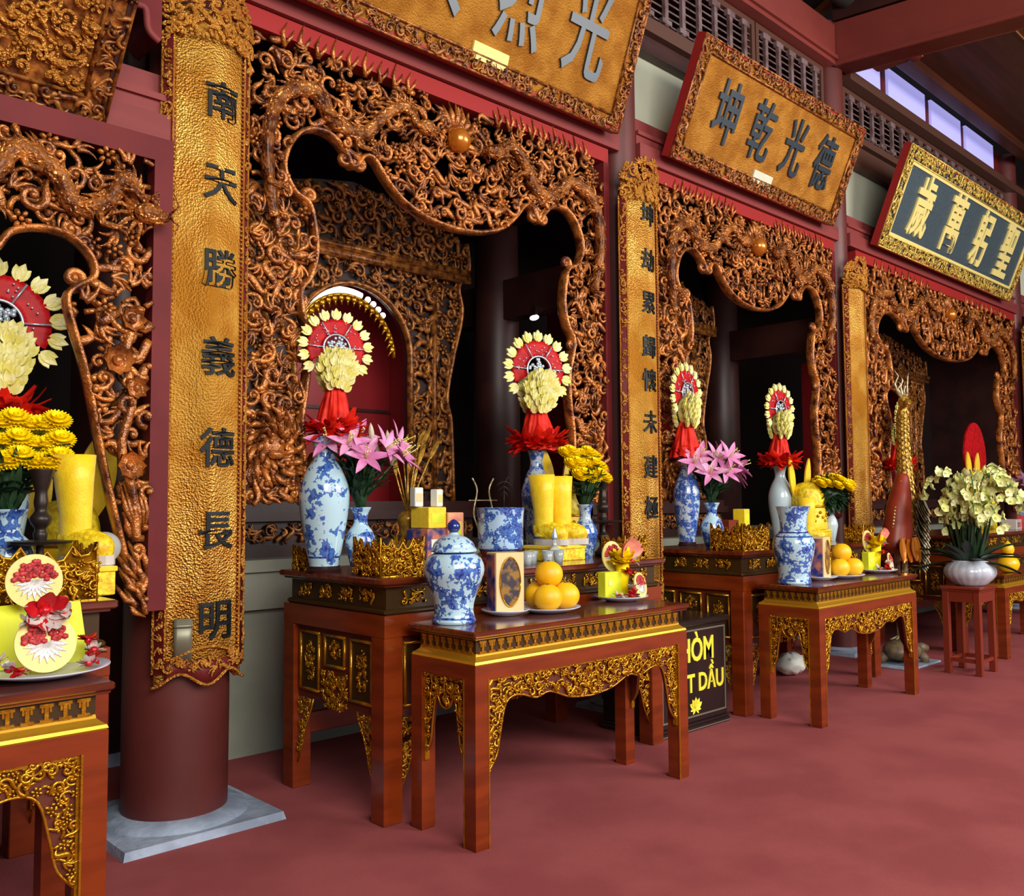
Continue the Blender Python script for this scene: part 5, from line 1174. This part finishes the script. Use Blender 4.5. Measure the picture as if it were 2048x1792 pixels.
for sx in (.0, .12):
    B = MB(); B.tube(smooth_poly([(sx-.02, 1.05), (sx-.0, .8), (sx+.01, .62), (sx-.0, .4), (sx+.0, .21)], 4)@np.array([[1, 0, 0], [0, 0, 1]])+np.array([0, -.04+sx, 0]), .024, 12)
    for a in (-.7, 0, .7): B.tube([(sx, -.04+sx, .23), (sx-.09*math.cos(a), -.04+sx-.09*math.sin(a), .20)], [.018, .008], 6)
    B.build('leg', 'crane_silver', t)
B = MB(); B.blob((-.02, 0, .13), .21, .16, .09, (24, 14)); 
for k in range(12): a = k*PI/6; B.blob((-.02+.12*math.cos(a), .09*math.sin(a), .17), .04, .035, .025, (6, 3))
for a, b in ((-.15, -.13), (.12, -.13), (-.15, .13), (.12, .13)): B.tube([(a, b*.7, .1), (a*1.1, b, .05), (a*1.1, b*1.05, .0)], [.045, .04, .035], 8)
B.tube([(.15, -.02, .12), (.25, -.06, .13), (.30, -.08, .12)], [.05, .045, .03], 10); B.build('turtle', 'turtle', t)
B = MB(); B.rbox(-.3, .34, -.19, .19, 0, .02, .006); B.build('base_slab', 'stone', t, smooth=False)

t = thing('plant_stool', 'red-brown square wooden stool holding the orchid pot', 'stool', (8.16, 2.95, 0))
B = MB(); B.rbox(-.2, .2, -.17, .17, .70, .73, .01); B.rbox(-.185, .185, -.155, .155, .685, .70, .004); B.build('seat_top', 'brown_red_wood', t, smooth=False)
for sx in (-1, 1):
    for sy in (-1, 1): B = MB(); B.rbox(sx*.155-.026, sx*.155+.026, sy*.125-.026, sy*.125+.026, 0, .685, .004); B.build('leg', 'brown_red_wood', t, smooth=False)
B = MB(); B.box(-.13, .13, -.145, -.125, .60, .685); B.box(-.13, .13, .125, .145, .60, .685); B.box(-.175, -.155, -.1, .1, .60, .685); B.box(.155, .175, -.1, .1, .60, .685); B.build('apron', 'brown_red_wood', t, smooth=False)
B = MB(); B.box(-.13, .13, -.14, -.115, .10, .13); B.box(-.13, .13, .115, .14, .10, .13); B.box(-.17, -.145, -.1, .1, .10, .13); B.box(.145, .17, -.1, .1, .1, .13); B.build('stretcher', 'brown_red_wood', t, smooth=False)

t = thing('potted_orchid', 'pale yellow-green orchid in a round white ribbed pot on the wooden stool', 'plant', (8.16, 2.93, .73))
B = MB(); n = 60; v = []; f = []; pp = prof([(.10, 0), (.13, .015), (.185, .07), (.20, .115), (.185, .16), (.14, .20), (.13, .21)], 4)
for r_, z_ in pp:
    for j in range(n): a = 2*PI*j/n; g = r_*(1+.02*math.cos(a*20)); v.append((g*math.cos(a), g*math.sin(a), z_))
for i in range(len(pp)-1):
    for j in range(n): f.append((i*n+j, i*n+(j+1) % n, (i+1)*n+(j+1) % n, (i+1)*n+j))
f.append(tuple(range(n-1, -1, -1))); f.append(tuple(range((len(pp)-1)*n, len(pp)*n))); B.add(v, f); B.build('pot', 'pot_white', t)
q = random.Random(12)
for k in range(16):
    a = 2*PI*k/16+q.uniform(-.15, .15); el = q.uniform(.05, 1.1); B = MB(); B.petal((.06*math.cos(a), .06*math.sin(a), .19), (math.cos(a), math.sin(a), el), (0, 0, 1), q.uniform(.3, .42), .095, -.35, 8, .005); B.build('leaf', 'leaf_green', t)
B = MB()
for k in range(70): a = q.uniform(0, 2*PI); B.petal((.07*math.cos(a)*q.random(), .07*math.sin(a), .2), (math.cos(a)*.45, math.sin(a)*.45, 1.0), (math.cos(a), math.sin(a), .3), q.uniform(.2, .42), .035, -.15, 5, .003)
B.build('inner_foliage', 'leaf_green', t)
for k in range(20):
    a = q.uniform(-PI, PI) if k > 6 else -2.6+k*.85; L = q.uniform(.12, .50); h = q.uniform(.60, .98)
    ca, sa = math.cos(a), math.sin(a); sp_ = smooth_poly([(.02, .2), (.06, .45), (.06+L*.3, h), (.05+L*.65, h+.03), (.05+L, h-.16)], 6)
    P3 = np.stack([sp_[:, 0]*ca, sp_[:, 0]*sa*.8, sp_[:, 1]], 1); B = MB(); B.tube(P3, .005, 6); sk = B.build('flower_spike', 'stem_green', t); B = MB()
    for i in range(9, len(P3), 2):
        for side in (-1, 1):
            c = P3[i]+np.array([-sa*side*.035, ca*side*.035, -.02])+np.array([q.uniform(-.02, .02), q.uniform(-.02, .02), q.uniform(-.03, .02)]); d = np.array([q.uniform(-.9, .5), -.6+q.uniform(-.4, .4), q.uniform(-.5, .5)]); d /= np.linalg.norm(d); e1 = np.cross(d, [0, 0, 1]); e1 /= np.linalg.norm(e1); e2 = np.cross(e1, d)
            for p_ in range(5): an = p_*2*PI/5+PI/2; e = e1*math.cos(an)+e2*math.sin(an); B.petal(c, e+d*.2, d, .046, .044, .25, 3, .003, .15)
            B.blob(c+d*.01, .012, q=(6, 3))
    B.build('blossoms', 'orchid', sk)
t = thing('gourd', 'yellow bottle gourd on the low table at the right edge', 'gourd', (9.38, 3.02, .764)); B = MB(); B.lathe(prof([(.02, 0), (.07, .015), (.098, .075), (.08, .13), (.042, .165), (.056, .205), (.05, .25), (.018, .285), (.004, .30)]), 32); B.build('body', 'gourd', t); B = MB(); B.tube([(0, 0, .29), (.01, 0, .33)], .006, 6); B.build('stem', 'stem_green', t)
carton('blue and white packet behind the orchid at the right edge', (11.4, 3.62, Z1), .26, .16, .12, 'foil_white', .1, 'blue_print')
carton('dark red packet behind the orchid at the right edge', (11.8, 3.6, Z1), .22, .16, .16, 'disc_red', .3, 'foil_white')
vase('small vase of dark purple flowers behind the orchid, right edge', (12.3, 3.75, Z1), 'blue_white_small', .3, .08, 'small')
t = thing('flower_bunch', 'purple flowers in the vase behind the orchid, right edge', 'flowers', (12.3, 3.75, Z1+.28)); B = MB()
for k in range(16): a = q.uniform(0, 2*PI); lily_flower(B, np.array([math.cos(a)*q.uniform(.1, .35), math.sin(a)*.15, q.uniform(.15, .34)]), (math.cos(a), -.5, .5), .11, .6)
for k in range(10): a = q.uniform(0, 2*PI); B.tube([(0, 0, 0), (math.cos(a)*.2, math.sin(a)*.12, .25)], .005, 5)
B.build('blooms', 'fan_purple', t)
votive_hat('yellow and red paper headdress behind the orchid, under the third archway', (11.55, 4.0, Z1+.30), 0, 1.2, (.3, .12)); votive_box('paper box under the headdress behind the orchid', (11.55, 4.0, Z1), .3, .26, .30)
t = thing('red_banner_fan', 'dark red rounded banner standing behind the orchid flowers', 'banner', (11.85, 4.15, Z1)); B = MB(); a = np.linspace(0, PI, 20); B.prism([(.36*math.cos(x), .85+.45*math.sin(x)) for x in a]+[(-.3, .45), (.3, .45)], -.01, .01); B.build('banner', 'fan_red', t, smooth=False); B = MB(); B.box(-.02, .02, -.008, .008, 0, .45); B.build('pole', 'gold', t, smooth=False)
t = thing('paper_parcel', 'crumpled white parcel on the floor behind the second offering table', 'parcel', (7.0, 3.98, 0)); B = MB(); B.blob((0, 0, .09), .16, .12, .09, (24, 14)); q = random.Random(2); B.v[0] += np.array([[q.uniform(-.012, .012) for _ in range(3)] for _ in range(len(B.v[0]))]); B.build('wrapping', 'white_box', t)
t = thing('wall_lamp', 'small white oval lamp glowing on the tie beam behind the first archway', 'lamp', (4.965, 4.95, 2.90)); B = MB(); B.blob((0, 0, 0), .018, .05, .022, (12, 7)); B.build('bulb', 'lamp_white', t); B = MB(); B.box(-.01, .02, -.02, .02, .015, .09); B.build('bracket', 'bronze', t, smooth=False)  # glowing oval put in for a small pale glint
